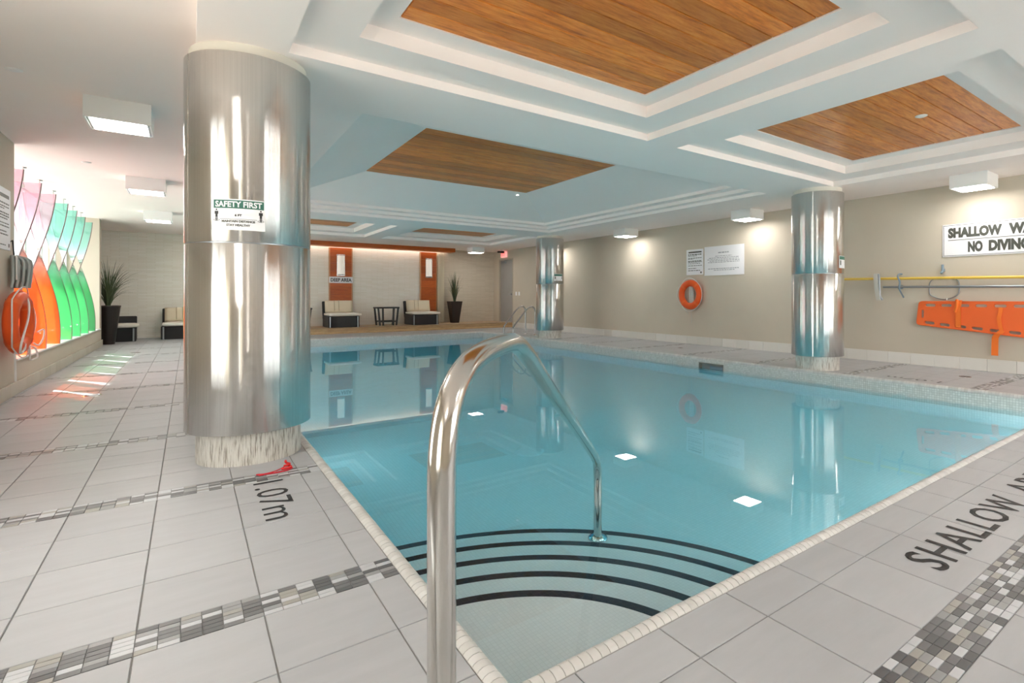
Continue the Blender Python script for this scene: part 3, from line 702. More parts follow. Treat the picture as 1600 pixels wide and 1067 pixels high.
# sign wrapped round the big column
def wrap(mb, cx, cy, R):                          # local x = arc length, y = height, z = offset
    mb.v = [(cx+(R+z)*math.cos(x/R), cy+(R+z)*math.sin(x/R), y) for x, y, z in mb.v]; return mb
def gridrect(x0, x1, y0, y1, z, n_=16):
    mb = MB(); L = []
    for i in range(n_+1):
        x = x0+(x1-x0)*i/n_; L += [(x, y0, z), (x, y1, z)]
    mb.add(L, [(2*i, 2*i+2, 2*i+3, 2*i+1) for i in range(n_)]); return mb
R_ = .342; A0, A1 = math.radians(-126.6)*R_, math.radians(-82.1)*R_; aw = A1-A0
ss = thing('safety_sign', 'white SAFETY FIRST distance sign with green header, on big column', 'sign', (.314, 3.985, 1.387))
def SS(mb): wrap(mb, 0, 0, R_); mb.v = [(x, y, z-1.387) for x, y, z in mb.v]; return mb
SS(gridrect(A0, A1, 1.387, 1.566, .0012)).obj('sign_board', m_whitesat, ss)
SS(gridrect(A0+.006, A1-.006, 1.512, 1.560, .0019)).obj('header_band', m_green_ink, ss)
def stext(s, x0, x1, y, h, m, z=.0026, bold=.045):
    mb = text_mb(s, x1-x0, h, bold, 0); mb.v = [(x+A0+x0, y+yy, z) for x, yy, zz in mb.v]; SS(mb).obj('lettering', m, ss)
stext('SAFETY FIRST', .016, aw-.016, 1.519, .034, m_whitesat, bold=.03)
stext('6 FT', .115, .15, 1.466, .014, m_black); stext('MAINTAIN DISTANCE', .05, .215, 1.431, .0135, m_grey_ink); stext('STAY HEALTHY', .073, .192, 1.409, .0135, m_grey_ink)
def ell(mb, cx, cy, rx, ry, n_=14): mb.add([(cx+rx*math.cos(2*PI*i/n_), cy+ry*math.sin(2*PI*i/n_), .0024) for i in range(n_)], [tuple(range(n_))])
for cx in (.022, aw-.022):
    ic = MB()
    x = A0+cx; ell(ic, x, 1.503, .0042, .0052)
    for a in ((x-.010, x+.010, 1.478, 1.495), (x-.006, x+.006, 1.462, 1.48), (x-.0055, x-.001, 1.440, 1.463), (x+.001, x+.0055, 1.440, 1.463)):
        ic.add([(a[0], a[2], .0024), (a[1], a[2], .0024), (a[1], a[3], .0024), (a[0], a[3], .0024)], [(0, 1, 2, 3)])
    for i in range(20):
        p, q_ = 2*PI*i/20, 2*PI*(i+1)/20
        ic.add([(x+.016*math.cos(p), 1.444+.006*math.sin(p), .0023), (x+.016*math.cos(q_), 1.444+.006*math.sin(q_), .0023), (x+.0135*math.cos(q_), 1.444+.0045*math.sin(q_), .0023), (x+.0135*math.cos(p), 1.444+.0045*math.sin(p), .0023)], [(0, 1, 2, 3)])
    SS(ic).obj('figure_icon', m_black, ss)
SS(gridrect(A0+.04, A1-.04, 1.4495, 1.4515, .0023, 12)).obj('distance_line', m_grey_ink, ss)
# small column signs seen edge-on
for (x, y, a, lab) in ((7.02, 3.94, -77, 'small white safety sign on the right column'), (7.09, 10.90, -84, 'small white safety sign on the far column')):
    t = thing('small_sign', lab, 'sign', (x, y, 1.39)); a = math.radians(a)*R_
    def TT(mb): wrap(mb, 0, 0, R_); mb.v = [(p, q, z-1.39) for p, q, z in mb.v]; return mb
    TT(gridrect(a-.13, a+.13, 1.39, 1.555, .0015)).obj('sign_board', m_whitesat, t)
    TT(gridrect(a-.124, a+.124, 1.505, 1.55, .0022)).obj('header_band', m_green_ink, t)
    g = MB()
    for i in (-1, 1): g.add([(a+i*.1-.012, 1.43, .0023), (a+i*.1+.012, 1.43, .0023), (a+i*.1+.012, 1.495, .0023), (a+i*.1-.012, 1.495, .0023)], [(0, 1, 2, 3)])
    for (w, z) in ((.07, 1.418), (.05, 1.402)): g.add([(a-w, z, .0023), (a+w, z, .0023), (a+w, z+.009, .0023), (a-w, z+.009, .0023)], [(0, 1, 2, 3)])
    TT(g).obj('print_marks', m_grey_ink, t)
# deck lettering
def deck_text(words, o, r, u, w, h, label, name='deck_lettering', bold=.02, sp=1.0):
    t = thing(name, label, 'marking', (o[0], o[1], 0)); x = 0
    for s, off, ww in words:
        mb = xf(text_mb(s, ww, h, bold, .0012, sp), frame((0, 0, .0003), r, u)); ov = Vector(r)*off
        mb.v = [(p+ov.x, q+ov.y, z) for p, q, z in mb.v]; mb.obj('lettering', m_black, t)
    return t
deck_text([('SHALLOW', 0, 1.066), ('AREA', 1.215, .60)], (2.185, .742), (1, 0, 0), (0, 1, 0), 0, .147, 'black SHALLOW AREA lettering on the near deck tiles', bold=.012, sp=1.12)
deck_text([('1.07m', 0, .585)], (.272, 3.318), (0, -1, 0), (1, 0, 0), 0, .14, 'black 1.07m depth lettering on left deck below the big column', bold=0)
deck_text([('1.07m', 0, .60)], (7.08, 2.42), (0, 1, 0), (-1, 0, 0), 0, .13, 'black depth lettering on the far right deck, seen edge-on', bold=0)
# floor drains
for x, y, r, lab in ((-.784, 7.313, .075, 'round dark floor drain on left walkway, nearer one'), (-.764, 12.44, .075, 'round dark floor drain on left walkway, farther one'), (7.77, 2.41, .065, 'round dark floor drain on right deck below the spine board'), (7.70, 7.15, .05, 'small reddish floor drain on right deck below the life ring')):
    t = thing('floor_drain', lab, 'drain', (x, y, 0), 0, 'deck floor drains')
    MB().lathe([(r*.86, .001), (r*.9, .0025), (r, .0025), (r+.002, 0)], 28).obj('drain_ring', m_chrome, t)
    g = MB().lathe([(.0001, .0008), (r*.86, .0008)], 28); g.obj('drain_grate', m_dark, t)
# red strap with buckles by the column
t = thing('safety_strap', 'small red tangled strap lying beside the big column plinth', 'strap', (.40, 3.48, 0))
MB().tube(smooth_path([(-.085, -.01, .004), (-.05, -.015, .004), (-.01, .0, .004), (.02, .02, .006), (.045, .035, .012)], 5), .0032, 6).tube(smooth_path([(-.08, -.02, .004), (-.03, -.03, .004), (.03, -.028, .004), (.06, -.018, .005), (.08, .0, .008)], 5), .0045, 6).obj('webbing', m_reddish, t)
MB().tube(smooth_path([(.03, .015, .006), (.05, .0, .01), (.075, .01, .012), (.065, .035, .016), (.045, .03, .018), (.055, .012, .024), (.07, .025, .026), (.055, .045, .03), (.05, .03, .045)], 5), .0065, 8).obj('tangle', M('red_cord', (.62, .015, .015), .5), t)
MB().cbox((-.09, -.035, .001), (-.06, -.024, .008), .002).cbox((-.10, -.016, .001), (-.08, -.006, .008), .002).obj('buckle', m_reddish, t)

# ------------------------------------------------------------------ right wall equipment
def life_ring(loc, rz, label):
    t = thing('life_ring', label, 'life ring', loc, rz, 'orange life rings')   # local: ring in yz plane, wall at -x side, base = lowest point of the ring
    P = [(.065, .245*math.cos(2*PI*i/48), .315+.245*math.sin(2*PI*i/48)) for i in range(48)]
    mb = MB(); n_ = 16; L = []
    for i in range(48):
        a = 2*PI*i/48
        for k in range(n_):
            b = 2*PI*k/n_; rr = .245+.07*math.cos(b); L.append((.068+.055*math.sin(b), rr*math.cos(a), .315+rr*math.sin(a)))
    mb.add(L, [(i*n_+k, ((i+1) % 48)*n_+k, ((i+1) % 48)*n_+(k+1) % n_, i*n_+(k+1) % n_) for i in range(48) for k in range(n_)], True); mb.obj('ring_body', m_orange, t)
    for q_ in range(4):
        a = PI/4+q_*PI/2; g = MB(); L = []
        for i in range(7):
            aa = a-.09+.18*i/6
            for k in range(n_):
                b = 2*PI*k/n_; rr = .245+.0735*math.cos(b); L.append((.068+.0585*math.sin(b), rr*math.cos(aa), .315+rr*math.sin(aa)))
        g.add(L, [(i*n_+k, (i+1)*n_+k, (i+1)*n_+(k+1) % n_, i*n_+(k+1) % n_) for i in range(6) for k in range(n_)], True); g.obj('rope_band', m_orange2, t)
    pts = []
    for i in range(65):
        a = PI/4+2*PI*i/64; s_ = abs(math.sin(2*(a-PI/4))); rr = .322+.028*s_; pts.append((.075+.03*s_, rr*math.cos(a), .315+rr*math.sin(a)))
    MB().tube(pts[:-1], .006, 8, closed=True).obj('grab_rope', m_rope, t)
    return t
lr1 = life_ring((XR-.012, 7.6, .735), PI, 'orange life ring on the right wall under two white notices')
cz = MB()
for k in range(4): cz.tube(smooth_path([(.02+.012*k, -.06+.04*k, .50), (.03, -.05+.035*k, .30), (.025, -.045+.03*k, .16), (.03, -.02+.03*k, .15), (.035, -.01+.02*k, .32), (.02, -.03+.03*k, .50)], 5), .011, 6)
cz.obj('rope_coil', m_rope, lr1)
MB().tube(smooth_path([(.03, -.01, .0), (.02, -.015, -.10), (.025, -.005, -.20), (.02, -.01, -.30)], 4), .004, 6).tube(smooth_path([(.05, -.18, .08), (.03, -.17, -.02), (.02, -.13, -.07), (.02, -.10, -.10)], 4), .004, 6).obj('loose_line', m_mesh, lr1)
MB().tube([(-.011, 0, .50), (.06, 0, .50), (.075, 0, .53)], .007, 8).obj('wall_hook', m_alu, lr1)
lr2 = life_ring((XL, 7.52, .435), 0, 'orange life ring with loose white rope on the left wall by the window')
lr2.rotation_euler = (0, 0, -.06); lr2.location.x = XL+.03
MB().tube(smooth_path([(.10, .03, .60), (.13, .02, .50), (.15, -.08, .36), (.16, -.26, .20), (.17, -.38, .10), (.15, -.30, .03), (.13, -.1, .06), (.11, .0, .1)], 6), .009, 8).tube(smooth_path([(.11, .12, .10), (.14, .02, .02), (.13, .06, -.06), (.12, .22, -.07), (.13, .30, -.05), (.12, .28, .03), (.1, .24, .06)], 6), .008, 8).tube(smooth_path([(.12, .33, .20), (.15, .42, .22), (.14, .45, .13), (.12, .38, .06), (.1, .3, .09)], 6), .008, 8).tube([(.1, -.25, .04), (.1, -.24, -.12), (.1, -.23, -.24)], .008, 8).obj('loose_rope', m_rope, lr2)
MB().tube([(-.025, 0, .54), (.06, 0, .54), (.075, 0, .57)], .007, 8).obj('wall_hook', m_alu, lr2)
# coil of throw line hung above the left ring
t = thing('throw_line', 'coiled grey throw line hanging on the left wall above the life ring', 'rope', (XL, 7.70, 1.07))
cb_ = MB()
for k in range(9): cb_.tube(smooth_path([(.03+.03*(k % 4), -.11+.028*k, .03), (.045+.03*(k % 4), -.12+.028*k, .12), (.04+.03*(k % 4), -.11+.028*k, .30), (.03, -.095+.026*k, .33), (.035+.03*(k % 4), -.09+.026*k, .2), (.03+.03*(k % 4), -.09+.028*k, .02)], 4), .012, 6)
cb_.obj('line_coil', m_mesh, t); MB().tube([(.0, 0, .48), (.02, 0, .50), (.03, 0, .34)], .006, 6).obj('hanger', m_dark, t)
MB().tube(smooth_path([(.07, .06, .0), (.08, .07, .10), (.07, .05, .3), (.06, -.06, .345), (.07, -.13, .3), (.07, -.13, .1)], 5), .007, 6).obj('binding_cord', m_rope, t)
# poles, brush, hooks, net frame
def right_thing(name, label, cat, y, z, group=None): return thing(name, label, cat, (XR, y, z), 0, group)
t = right_thing('rescue_pole', 'long yellow reaching pole hung level along the right wall', 'pole', 2.8, 1.27)
on_right(t, MB().tube([(XR-.045, 4.75, 1.296), (XR-.045, 1.0, 1.243)], .019, 14)).obj('pole_shaft', m_yellow, t)
on_right(t, MB().tube([(XR-.045, 1.02, 1.243), (XR-.045, .98, 1.243)], .022, 14)).obj('end_cap', m_black, t)
t = right_thing('cleaning_brush', 'grey pole with a curved pale brush head, under the yellow pole', 'brush', 3.0, 1.14)
on_right(t, MB().tube([(XR-.13, 3.68, 1.152), (XR-.13, 1.1, 1.128)], .016, 12)).obj('pole_shaft', m_alu, t)
on_right(t, MB().tube(smooth_path([(XR-.13, 3.69, .955), (XR-.13, 3.725, 1.02), (XR-.13, 3.735, 1.15), (XR-.13, 3.74, 1.29), (XR-.13, 3.75, 1.355)], 5), .016, 10)).obj('brush_back', m_alu, t)
br_ = MB()
for i in range(40):
    z = .955+.40*i/39; yy = 3.70+.045*math.sin(i/39*PI/2)
    br_.add([(XR-.16, yy+.012, z-.004), (XR-.10, yy+.012, z-.004), (XR-.10, yy+.07, z-.004), (XR-.16, yy+.07, z-.004), (XR-.16, yy+.012, z+.0045), (XR-.10, yy+.012, z+.0045), (XR-.10, yy+.07, z+.0045), (XR-.16, yy+.07, z+.0045)],
            [(0, 3, 2, 1), (4, 5, 6, 7), (0, 1, 5, 4), (1, 2, 6, 5), (2, 3, 7, 6), (3, 0, 4, 7)])
on_right(t, br_).obj('bristles', m_bristle, t, kind='stuff')
t = right_thing('pole_hook', 'blue grey wall hook holding the poles beside the brush head', 'hook', 3.48, 1.15, 'pole hooks')
on_right(t, MB().tube(smooth_path([(XR, 3.47, 1.345), (XR-.09, 3.475, 1.34), (XR-.165, 3.46, 1.30), (XR-.17, 3.43, 1.22), (XR-.165, 3.44, 1.13), (XR-.12, 3.43, 1.06), (XR-.02, 3.44, .995)], 5), .012, 8).cbox((XR-.04, 3.45, 1.12), (XR, 3.51, 1.18), .006)).obj('hook_bend', m_bluegrey, t)
t = right_thing('pole_hook', 'short grey upright hook above the wire net frame', 'hook', 2.91, 1.3, 'pole hooks')
on_right(t, MB().tube([(XR-.05, 2.915, 1.46), (XR-.05, 2.915, 1.37), (XR-.08, 2.915, 1.335), (XR-.10, 2.915, 1.35)], .016, 10).box((XR-.05, 2.90, 1.36), (XR, 2.93, 1.40))).obj('hook_bend', m_bluegrey, t)
t = right_thing('net_frame', 'rounded wire loop of a leaf net hanging behind the poles', 'net frame', 2.9, 1.0)
lp = [(3.07, 1.24), (3.095, 1.19), (3.095, 1.09), (3.08, 1.03), (3.0, .985), (2.91, .965), (2.82, .985), (2.745, 1.03), (2.725, 1.09), (2.725, 1.19), (2.75, 1.24), (2.81, 1.275), (2.91, 1.28), (3.01, 1.275)]
lpp = smooth_path([(XR-.012, a, b) for a, b in lp]+[(XR-.012, *lp[0])], 5)[:-1]
on_right(t, MB().tube(lpp, .007, 8, closed=True)).obj('wire_loop', m_alu, t)
on_right(t, MB().tube([(XR-.012, 2.87, .975), (XR-.035, 2.868, .97), (XR-.045, 2.865, .955)], .008, 8)).obj('hook_tail', m_rope, t)
# spine board with hand holds (curve fill gives real holes)
def cut_shape(outer, holes_, th, bev=.004):
    cu = bpy.data.curves.new('c', 'CURVE'); cu.dimensions = '2D'; cu.fill_mode = 'BOTH'; cu.extrude = th/2-bev; cu.bevel_depth = bev; cu.bevel_resolution = 1
    for P in [outer]+holes_:
        sp = cu.splines.new('POLY'); sp.points.add(len(P)-1); sp.use_cyclic_u = True
        for i, (x, y) in enumerate(P): sp.points[i].co = (x, y, 0, 1)
    o = bpy.data.objects.new('c', cu); COL.objects.link(o); bpy.context.view_layer.update()
    me = bpy.data.meshes.new_from_object(o.evaluated_get(bpy.context.evaluated_depsgraph_get()))
    mb = MB(); mb.add([v.co.copy() for v in me.vertices], [tuple(p.vertices) for p in me.polygons])
    bpy.data.objects.remove(o); bpy.data.curves.remove(cu); bpy.data.meshes.remove(me); return mb
def rounded(P, r, k=4):
    out = []; n_ = len(P)
    for i in range(n_):
        a, b, c = Vector(P[i-1]), Vector(P[i]), Vector(P[(i+1) % n_]); u = (a-b).normalized(); w = (c-b).normalized()
        p, q_ = b+u*r, b+w*r
        for j in range(k+1):
            s_ = j/k; out.append(tuple((1-s_)**2*p+2*s_*(1-s_)*b+s_*s_*q_))
    return out
def slot(y, z, L, h, ang=0):
    P = []
    for i in range(7): a = PI/2+PI*i/6; P.append((-L/2+h/2+h/2*math.cos(a), h/2*math.sin(a)))
    for i in range(7): a = -PI/2+PI*i/6; P.append((L/2-h/2+h/2*math.cos(a), h/2*math.sin(a)))
    c, s_ = math.cos(ang), math.sin(ang); return [(y+p*c-q_*s_, z+p*s_+q_*c) for p, q_ in P]
t = right_thing('spine_board', 'orange rescue spine board with hand holds and straps on right wall', 'spine board', 2.3, .46)
Yc = lambda y: -(y-2.3)                            # local x grows towards -Y
outer = rounded([(Yc(3.21), .935), (Yc(3.245), .60), (Yc(1.9), .475), (Yc(1.5), .47), (Yc(1.36), .60), (Yc(1.36), .90), (Yc(1.5), .94)][::-1], .045)
hs = [slot(Yc(y), .882, .145, .05) for y in (3.065, 2.865, 2.655, 2.455, 2.245, 2.04, 1.84, 1.64)]
hs += [slot(Yc(y), z, .14, .05, -.09) for y, z in ((3.075, .628), (2.885, .607), (2.69, .590), (2.50, .572), (2.30, .553), (2.09, .536), (1.88, .53), (1.67, .53))]
hs += [slot(Yc(3.165), .755, .13, .045, PI/2)]
sb = cut_shape(outer, hs, .035, .006)
on_right(t, xf(sb, frame((XR-.055, 2.3, 0), (0, -1, 0), (0, 0, 1)))).obj('board_shell', m_orange2, t)
def ribbon(pts, w, th=.004):                      # flat strap along a path; width along Y
    mb = MB(); L = []
    for i, (x, y, z) in enumerate(pts): L += [(x, y-w/2, z), (x, y+w/2, z), (x-th, y+w/2, z), (x-th, y-w/2, z)]
    n_ = len(pts); F = [(0, 1, 2, 3), tuple(4*(n_-1)+k for k in (3, 2, 1, 0))]
    for i in range(n_-1):
        for k in range(4): F.append((4*i+k, 4*i+(k+1) % 4, 4*i+4+(k+1) % 4, 4*i+4+k))
    return mb.add(L, F)
X_ = XR-.075
on_right(t, ribbon([(X_+.01, 2.70, .955), (X_-.02, 2.70, .945), (X_-.03, 2.70, .90), (X_-.02, 2.715, .84), (X_-.008, 2.715, .78), (X_-.004, 2.715, .62), (X_-.002, 2.715, .58), (X_+.03, 2.715, .575)], .065)).obj('strap', m_strap, t)
on_right(t, MB().tube(smooth_path([(X_-.01, 2.73, .955), (X_-.035, 2.72, .93), (X_-.035, 2.73, .85), (X_-.02, 2.75, .80)], 4), .02, 8)).obj('strap_buckle', m_strap, t)
on_right(t, ribbon([(X_-.003, 2.235, .865), (X_-.008, 2.24, .80), (X_-.014, 2.255, .72), (X_-.012, 2.245, .64), (X_-.01, 2.23, .57), (X_-.012, 2.25, .51)], .045)).obj('strap', m_strap, t)
on_right(t, ribbon([(X_-.02, 2.225, .555), (X_-.025, 2.25, .52), (X_-.022, 2.275, .50), (X_-.01, 2.295, .46), (X_, 2.30, .38), (X_+.01, 2.305, .225)], .075)).obj('strap_tail', m_strap, t)
# wall plates, exit sign, camera
for y, lab in ((15.19, 'white wall switch plate nearer the grey door'), (15.0, 'white wall switch plate, right of the other one')):
    t = right_thing('switch_plate', lab, 'switch', y, 1.05, 'switch plates')
    MB().cbox((-.01, -.045, 0), (0, .045, .12), .003).obj('plate', m_whitesat, t); MB().cbox((-.018, -.012, .045), (-.008, .012, .075), .003).obj('rocker', m_white, t)
t = right_thing('exit_sign', 'small glowing red and white EXIT sign above the grey door', 'sign', 15.98, 2.34)
MB().cbox((-.06, -.18, 0), (-.005, .18, .20), .006).obj('sign_case', m_exitglow, t)
xf(text_mb('EXIT', .28, .12, .02), frame((-.0615, .14, .04), (0, -1, 0), (0, 0, 1))).obj('lettering', m_exitletter, t); t_b = MB().cbox((-.01, -.05, .05), (0, .05, .15), .003).obj('back_plate', m_white, t)
t = thing('security_camera', 'small dark camera on the ceiling beside the exit sign', 'camera', (8.35, 15.75, ZC))
MB().lathe([(.05, 0), (.05, -.02), (.02, -.03), (.02, -.05)], 16).obj('mount', m_white, t); MB().cbox((-.16, -.04, -.11), (.06, .04, -.045), .008).obj('camera_body', m_dark, t)

# ------------------------------------------------------------------ back platform, valance, pilasters
PFY = 15.45
pf = thing('wood_platform', 'low pale wooden platform along the back wall behind the pool', 'platform', (2.2, PFY, 0))
PT = lambda mb: (setattr(mb, 'v', [(x-2.2, y-PFY, z) for x, y, z in mb.v]), mb)[1]
PT(MB().box((1.75, PFY+.02, .0), (XR-.002, YB-.002, .135))).obj('platform_base', m_deckwood, pf)
n_ = 9; w = (YB-.003-PFY)/n_
for i in range(n_): PT(MB().cbox((1.73, PFY+w*i+.002, .136), (XR-.003, PFY+w*(i+1)-.002, .160), .003)).obj('deck_board', m_deckwood, pf)
for a, b in ((.004, .066), (.069, .132)): PT(MB().cbox((1.73, PFY-.002, a), (XR-.003, PFY+.019, b), .003)).obj('riser_board', m_deckwood, pf)
va = thing('wood_valance', 'long red wooden valance under the ceiling along the back wall', 'valance', (4.5, YB, 2.45))
VT = lambda mb: (setattr(mb, 'v', [(x-4.5, y-YB, z-2.45) for x, y, z in mb.v]), mb)[1]
VT(MB().cbox((.45, 16.22, 2.455), (6.90, 16.26, ZC-.002), .004)).obj('valance_face', m_red, va)
VT(MB().cbox((.45, 16.26, 2.45), (6.90, 16.60, 2.475), .004)).obj('valance_soffit', m_cedar, va)
VT(MB().cbox((6.86, 16.261, 2.476), (6.90, YB-.003, ZC-.002), .004)).obj('valance_end', m_red, va)
VT(MB().cbox((.55, 16.62, 2.53), (6.8, 16.72, 2.56), .004)).obj('fill_strip', m_fillstrip, va)  # added unseen strip, throws light down the back wall
for x0, x1, lab in ((3.25, 3.895, 'tall red veneered pilaster behind the left cushioned platform chair'), (5.93, 6.49, 'tall red veneered pilaster beside the cream curtain')):
    t = thing('wood_pilaster', lab, 'pilaster', ((x0+x1)/2, YB, .16), 0, 'red pilasters'); hw = (x1-x0)/2; n_ = 10; h = (2.449-.162)/n_
    for i in range(n_): MB().cbox((-hw+.03, -.05, .002+h*i+.0015), (hw-.03, -.006, .002+h*(i+1)-.0015), .002).obj('veneer_panel', m_red, t)
    for s_ in (-1, 1): MB().cbox((s_*hw-(.03 if s_ > 0 else 0), -.055, .002), (s_*hw+(0 if s_ > 0 else .03), -.003, 2.287), .003).obj('edge_trim', m_cush if False else M('edge_strip', (.55, .30, .15), .5), t)
    MB().box((-hw+.03, -.006, .002), (hw-.03, -.001, 2.287)).obj('backing', m_dark, t)
def sconce(x, z, lab):
    t = thing('wall_sconce', lab, 'light', (x, YB-.056, z), 0, 'half-round wall sconces')
    MB().lathe([(.095, .02), (.095, .61)], 20, (0, 0), PI, 2*PI).obj('shade', m_sconce, t)
    MB().lathe([(.0001, .018), (.1, .018), (.1, .04)], 20, (0, 0), PI, 2*PI).obj('end_cap', m_chrome, t); MB().lathe([(.1, .59), (.1, .612), (.0001, .612)], 20, (0, 0), PI, 2*PI).obj('end_cap', m_chrome, t)
    MB().box((-.11, -.006, 0), (.11, -.001, .63)).obj('back_plate', m_chrome, t)
sconce(3.57, 1.625, 'white half-round sconce above the DEEP AREA sign'); sconce(6.215, 1.625, 'white half-round sconce on the pilaster beside the curtain')
t = thing('wall_sign', 'white DEEP AREA sign on the left red pilaster', 'sign', (3.575, YB-.06, 1.41))
MB().cbox((-.325, -.012, 0), (.325, -.001, .185), .003).obj('sign_board', m_whitesat, t)
xf(text_mb('DEEP AREA', .57, .105, .03, .0012), frame((-.285, -.0125, .04), (1, 0, 0), (0, 0, 1))).obj('lettering', m_black, t)
cu_ = MB(); L = []; N_ = 60
for i in range(N_+1):
    s_ = i/N_; x = 6.49+.23*s_; y = YB-.10+.035*math.sin(s_*PI*2*4.5); L += [(x, y, .175), (x, y+.01*math.sin(s_*40), 2.44)]
cu_.add(L, [(2*i, 2*i+2, 2*i+3, 2*i+1) for i in range(N_)], True)
c = cu_.obj('curtain', m_curtain); tag(c, 'narrow cream curtain with vertical folds beside the right pilaster', 'curtain'); c.location.z = 0

# ------------------------------------------------------------------ furniture
def lounge(loc, rz, label, back=True):
    t = thing('lounge_chair', label, 'chair', loc, rz, 'dark wicker lounge chairs'); w, d = .40, .38
    MB().cbox((-w+.06, -d+.03, .0), (w-.06, d-.02, .30), .01).obj('wicker_base', m_wicker, t)
    for s_ in (-1, 1): MB().cbox((s_*(w-.03)-.03, -d, .0), (s_*(w-.03)+.03, d, .31), .012).obj('side_panel', m_wicker, t)
    for s_ in (-1, 1):
        MB().cbox((s_*(w-.045)-.014, -d-.012, 0), (s_*(w-.045)+.014, -d-.001, .30), .003).obj('pale_post', m_alu, t)
    bk = MB(); bk.cbox((-w, 0, 0), (w, .05, .51 if back else .34), .015, Matrix.Translation((0, d-.02, .22)) @ Matrix.Rotation(-.20, 4, 'X')); bk.obj('wicker_back', m_wicker, t)
    def pillow(x0, x1, y0, y1, z0, z1, mt=None, name='seat_cushion', m=m_seat):
        mb = MB(); L = []; n1, n2 = 10, 8
        for s_ in (0, 1):
            for i in range(n1+1):
                for j in range(n2+1):
                    a, b = i/n1, j/n2; e = (1-abs(2*a-1)**6)*(1-abs(2*b-1)**6); z = (z0+z1)/2+(1 if s_ else -1)*(z1-z0)/2*(.55+.45*e**.5)
                    L.append((x0+(x1-x0)*a, y0+(y1-y0)*b, z))
        k = (n1+1)*(n2+1); F = []
        for i in range(n1):
            for j in range(n2):
                p = i*(n2+1)+j; F += [(p, p+1, p+n2+2, p+n2+1), (k+p, k+p+n2+1, k+p+n2+2, k+p+1)]
        for i in range(n1): F += [(i*(n2+1), (i+1)*(n2+1), k+(i+1)*(n2+1), k+i*(n2+1)), (i*(n2+1)+n2, k+i*(n2+1)+n2, k+(i+1)*(n2+1)+n2, (i+1)*(n2+1)+n2)]
        for j in range(n2): F += [(j, k+j, k+j+1, j+1), (n1*(n2+1)+j, n1*(n2+1)+j+1, k+n1*(n2+1)+j+1, k+n1*(n2+1)+j)]
        mb.add(L, F, True, mt); return mb.obj(name, m, t)
    pillow(-w+.02, w+.04, -d-.04, d-.06, .305, .40)
    if back:
        mt = Matrix.Translation((.02, d-.10, .40)) @ Matrix.Rotation(PI/2-.20, 4, 'X')
        bc = pillow(-w+.03, w-.05, .0, .34, -.05, .05, mt, 'back_cushion', m_cush)
        for x in (-.14, -.02): MB().tube([(x, -.052, .03), (x, -.058, .19), (x, -.052, .35)], .006, 6).obj('cushion_seam', M('seam_tan', (.45, .36, .24), .9), bc).matrix_local = Matrix.Translation((.02, d-.10, .40)) @ Matrix.Rotation(-.20, 4, 'X')  # seams in a darker tan than the cushion
    return t
c = lounge((3.42, 16.02, .16), 0, 'dark wicker lounge chair with cream cushion, below the DEEP AREA sign')
dup(c, 'dark wicker lounge chair with cream cushion, left of the curtain', (5.72, 16.05, .16))
dup(c, 'dark wicker lounge chair with cream cushion, partly hidden behind the big column', (-.12, 16.25, 0))
lounge((-1.36, 15.98, 0), .04, 'low dark lounge chair with white seat beside the left planter', False)
def side_table(loc, label):
    t = thing('side_table', label, 'table', loc, 0, 'dark open side tables')
    MB().cbox((-.32, -.22, .50), (.32, .22, .545), .006).obj('table_top', m_espresso, t)
    for sx in (-1, 1):
        for sy in (-1, 1):
            for q_ in (0, 1):
                x1 = sx*(.285-.13*q_); x0 = sx*(.235-.09*q_)
                if sy == 1 and q_: continue
                MB().add([(x0-.022, sy*.19-.02, 0), (x0+.022, sy*.19-.02, 0), (x0+.022, sy*.19+.02, 0), (x0-.022, sy*.19+.02, 0), (x1-.022, sy*.19-.02, .50), (x1+.022, sy*.19-.02, .50), (x1+.022, sy*.19+.02, .50), (x1-.022, sy*.19+.02, .50)],
                         [(0, 3, 2, 1), (4, 5, 6, 7), (0, 1, 5, 4), (1, 2, 6, 5), (2, 3, 7, 6), (3, 0, 4, 7)]).obj('leg', m_espresso, t)
    for sy in (-1, 1): MB().cbox((-.22, sy*.19-.016, .10), (.22, sy*.19+.016, .14), .004).obj('stretcher', m_espresso, t)
    return t
tb = side_table((4.70, 16.15, .16), 'dark open side table standing between the two platform chairs')
dup(tb, 'dark open side table partly hidden by the big column', (2.35, 16.1, .16))
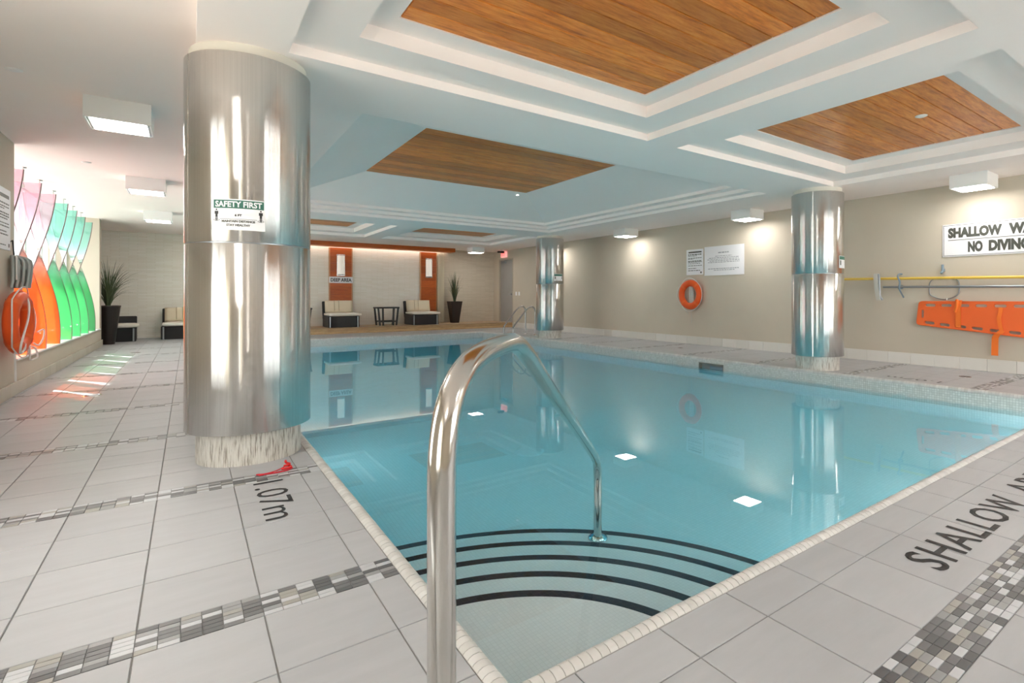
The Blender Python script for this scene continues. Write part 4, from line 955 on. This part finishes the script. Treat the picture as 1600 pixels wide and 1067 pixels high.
def planter(loc, H, r0, r1, label, leaves, seed, hmax, square=False, spread=1.0):
    t = thing('potted_grass', label, 'plant', loc); rr = random.Random(seed); n_ = 4 if square else 32; off = PI/4 if square else 0
    mb = MB(); P = [(r0*.96, 0), (r0, .01), (r1, H-.04), (r1+.008, H-.03), (r1+.008, H), (r1-.02, H), (r1-.025, H-.05), (.0001, H-.05)]
    mb.lathe(P, n_, (0, 0), off, off+2*PI, not square); mb.obj('planter', m_pot, t)
    for i in range(leaves):
        a = rr.uniform(0, 2*PI); L = hmax*rr.uniform(.45, 1.0); lean = rr.uniform(.06, .8)*spread*(1.25-L/hmax*.75); w = rr.uniform(.006, .012); pts = []
        for k in range(9):
            s_ = k/8; r = .03+lean*L*(s_**1.7); z = H-.05+L*(s_-.42*min(lean, .8)*1.5*s_**3); pts.append((r*math.cos(a), r*math.sin(a), z, w*(1-s_**2*.95)))
        if any((loc[0]+p[0] < XL+.04 and loc[1]+p[1] < 14.67) or loc[0]+p[0] < -1.97 or loc[1]+p[1] > YB-.03 for p in pts): continue
        g = MB(); V = []; px, py = -math.sin(a), math.cos(a)
        for (x, y, z, ww) in pts: V += [(x-px*ww, y-py*ww, z), (x+math.cos(a)*ww*.5, y+math.sin(a)*ww*.5, z-.3*ww), (x+px*ww, y+py*ww, z)]
        F = []
        for k in range(8):
            b = 3*k; F += [(b, b+1, b+4, b+3), (b+1, b+2, b+5, b+4)]
        g.add(V, F, True); g.obj('leaf', m_leaf, t)
    return t
planter((-1.36, 15.0, 0), .82, .11, .20, 'tall dark round planter with arching grass behind the window pier', 150, 3, 1.2, False, 1.35)
planter((6.93, 16.35, .16), .70, .155, .26, 'tall dark square planter with upright grass beside the curtain', 100, 5, 1.1, True, .62)

# ------------------------------------------------------------------ twisted acrylic panels in the window
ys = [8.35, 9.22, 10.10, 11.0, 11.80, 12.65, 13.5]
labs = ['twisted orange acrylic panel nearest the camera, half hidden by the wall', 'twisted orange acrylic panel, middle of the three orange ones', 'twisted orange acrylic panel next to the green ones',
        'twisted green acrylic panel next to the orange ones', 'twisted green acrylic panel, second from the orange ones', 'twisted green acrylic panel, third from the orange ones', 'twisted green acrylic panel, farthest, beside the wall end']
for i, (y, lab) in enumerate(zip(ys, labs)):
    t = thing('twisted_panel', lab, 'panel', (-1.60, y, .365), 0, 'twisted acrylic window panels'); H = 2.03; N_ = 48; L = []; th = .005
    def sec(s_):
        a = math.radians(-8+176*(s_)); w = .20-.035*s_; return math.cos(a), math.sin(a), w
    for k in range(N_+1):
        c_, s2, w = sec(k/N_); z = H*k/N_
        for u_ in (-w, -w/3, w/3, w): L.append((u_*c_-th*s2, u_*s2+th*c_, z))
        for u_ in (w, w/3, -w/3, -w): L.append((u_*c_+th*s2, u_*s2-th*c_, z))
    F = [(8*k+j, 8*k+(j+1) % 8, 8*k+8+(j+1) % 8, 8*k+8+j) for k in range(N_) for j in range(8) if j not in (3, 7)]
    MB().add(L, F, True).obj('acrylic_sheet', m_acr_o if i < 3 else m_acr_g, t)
    for sg_ in (-1, 1):
        E = []
        for k in range(N_+1):
            c_, s2, w = sec(k/N_); z = H*k/N_; u_ = sg_*w
            for du, dn in ((-.003, -.0055), (.004, -.0055), (.004, .0055), (-.003, .0055)): E.append(((u_+sg_*du)*c_-dn*s2, (u_+sg_*du)*s2+dn*c_, z))
        MB().add(E, [(4*k+j, 4*k+(j+1) % 4, 4*k+4+(j+1) % 4, 4*k+4+j) for k in range(N_) for j in range(4)]).obj('sheet_edge', m_edge, t)
    MB().tube([(0, 0, H-.06), (0, 0, ZL-.365)], .006, 8).lathe([(.0001, ZL-.375), (.03, ZL-.375), (.03, ZL-.366)], 16).cbox((-.012, -.012, H-.07), (.012, .012, H-.03), .003).obj('hanging_rod', m_chrome, t)
    MB().cbox((-.03, -.03, -.0005), (.03, .03, .012), .003).obj('foot', m_chrome, t)
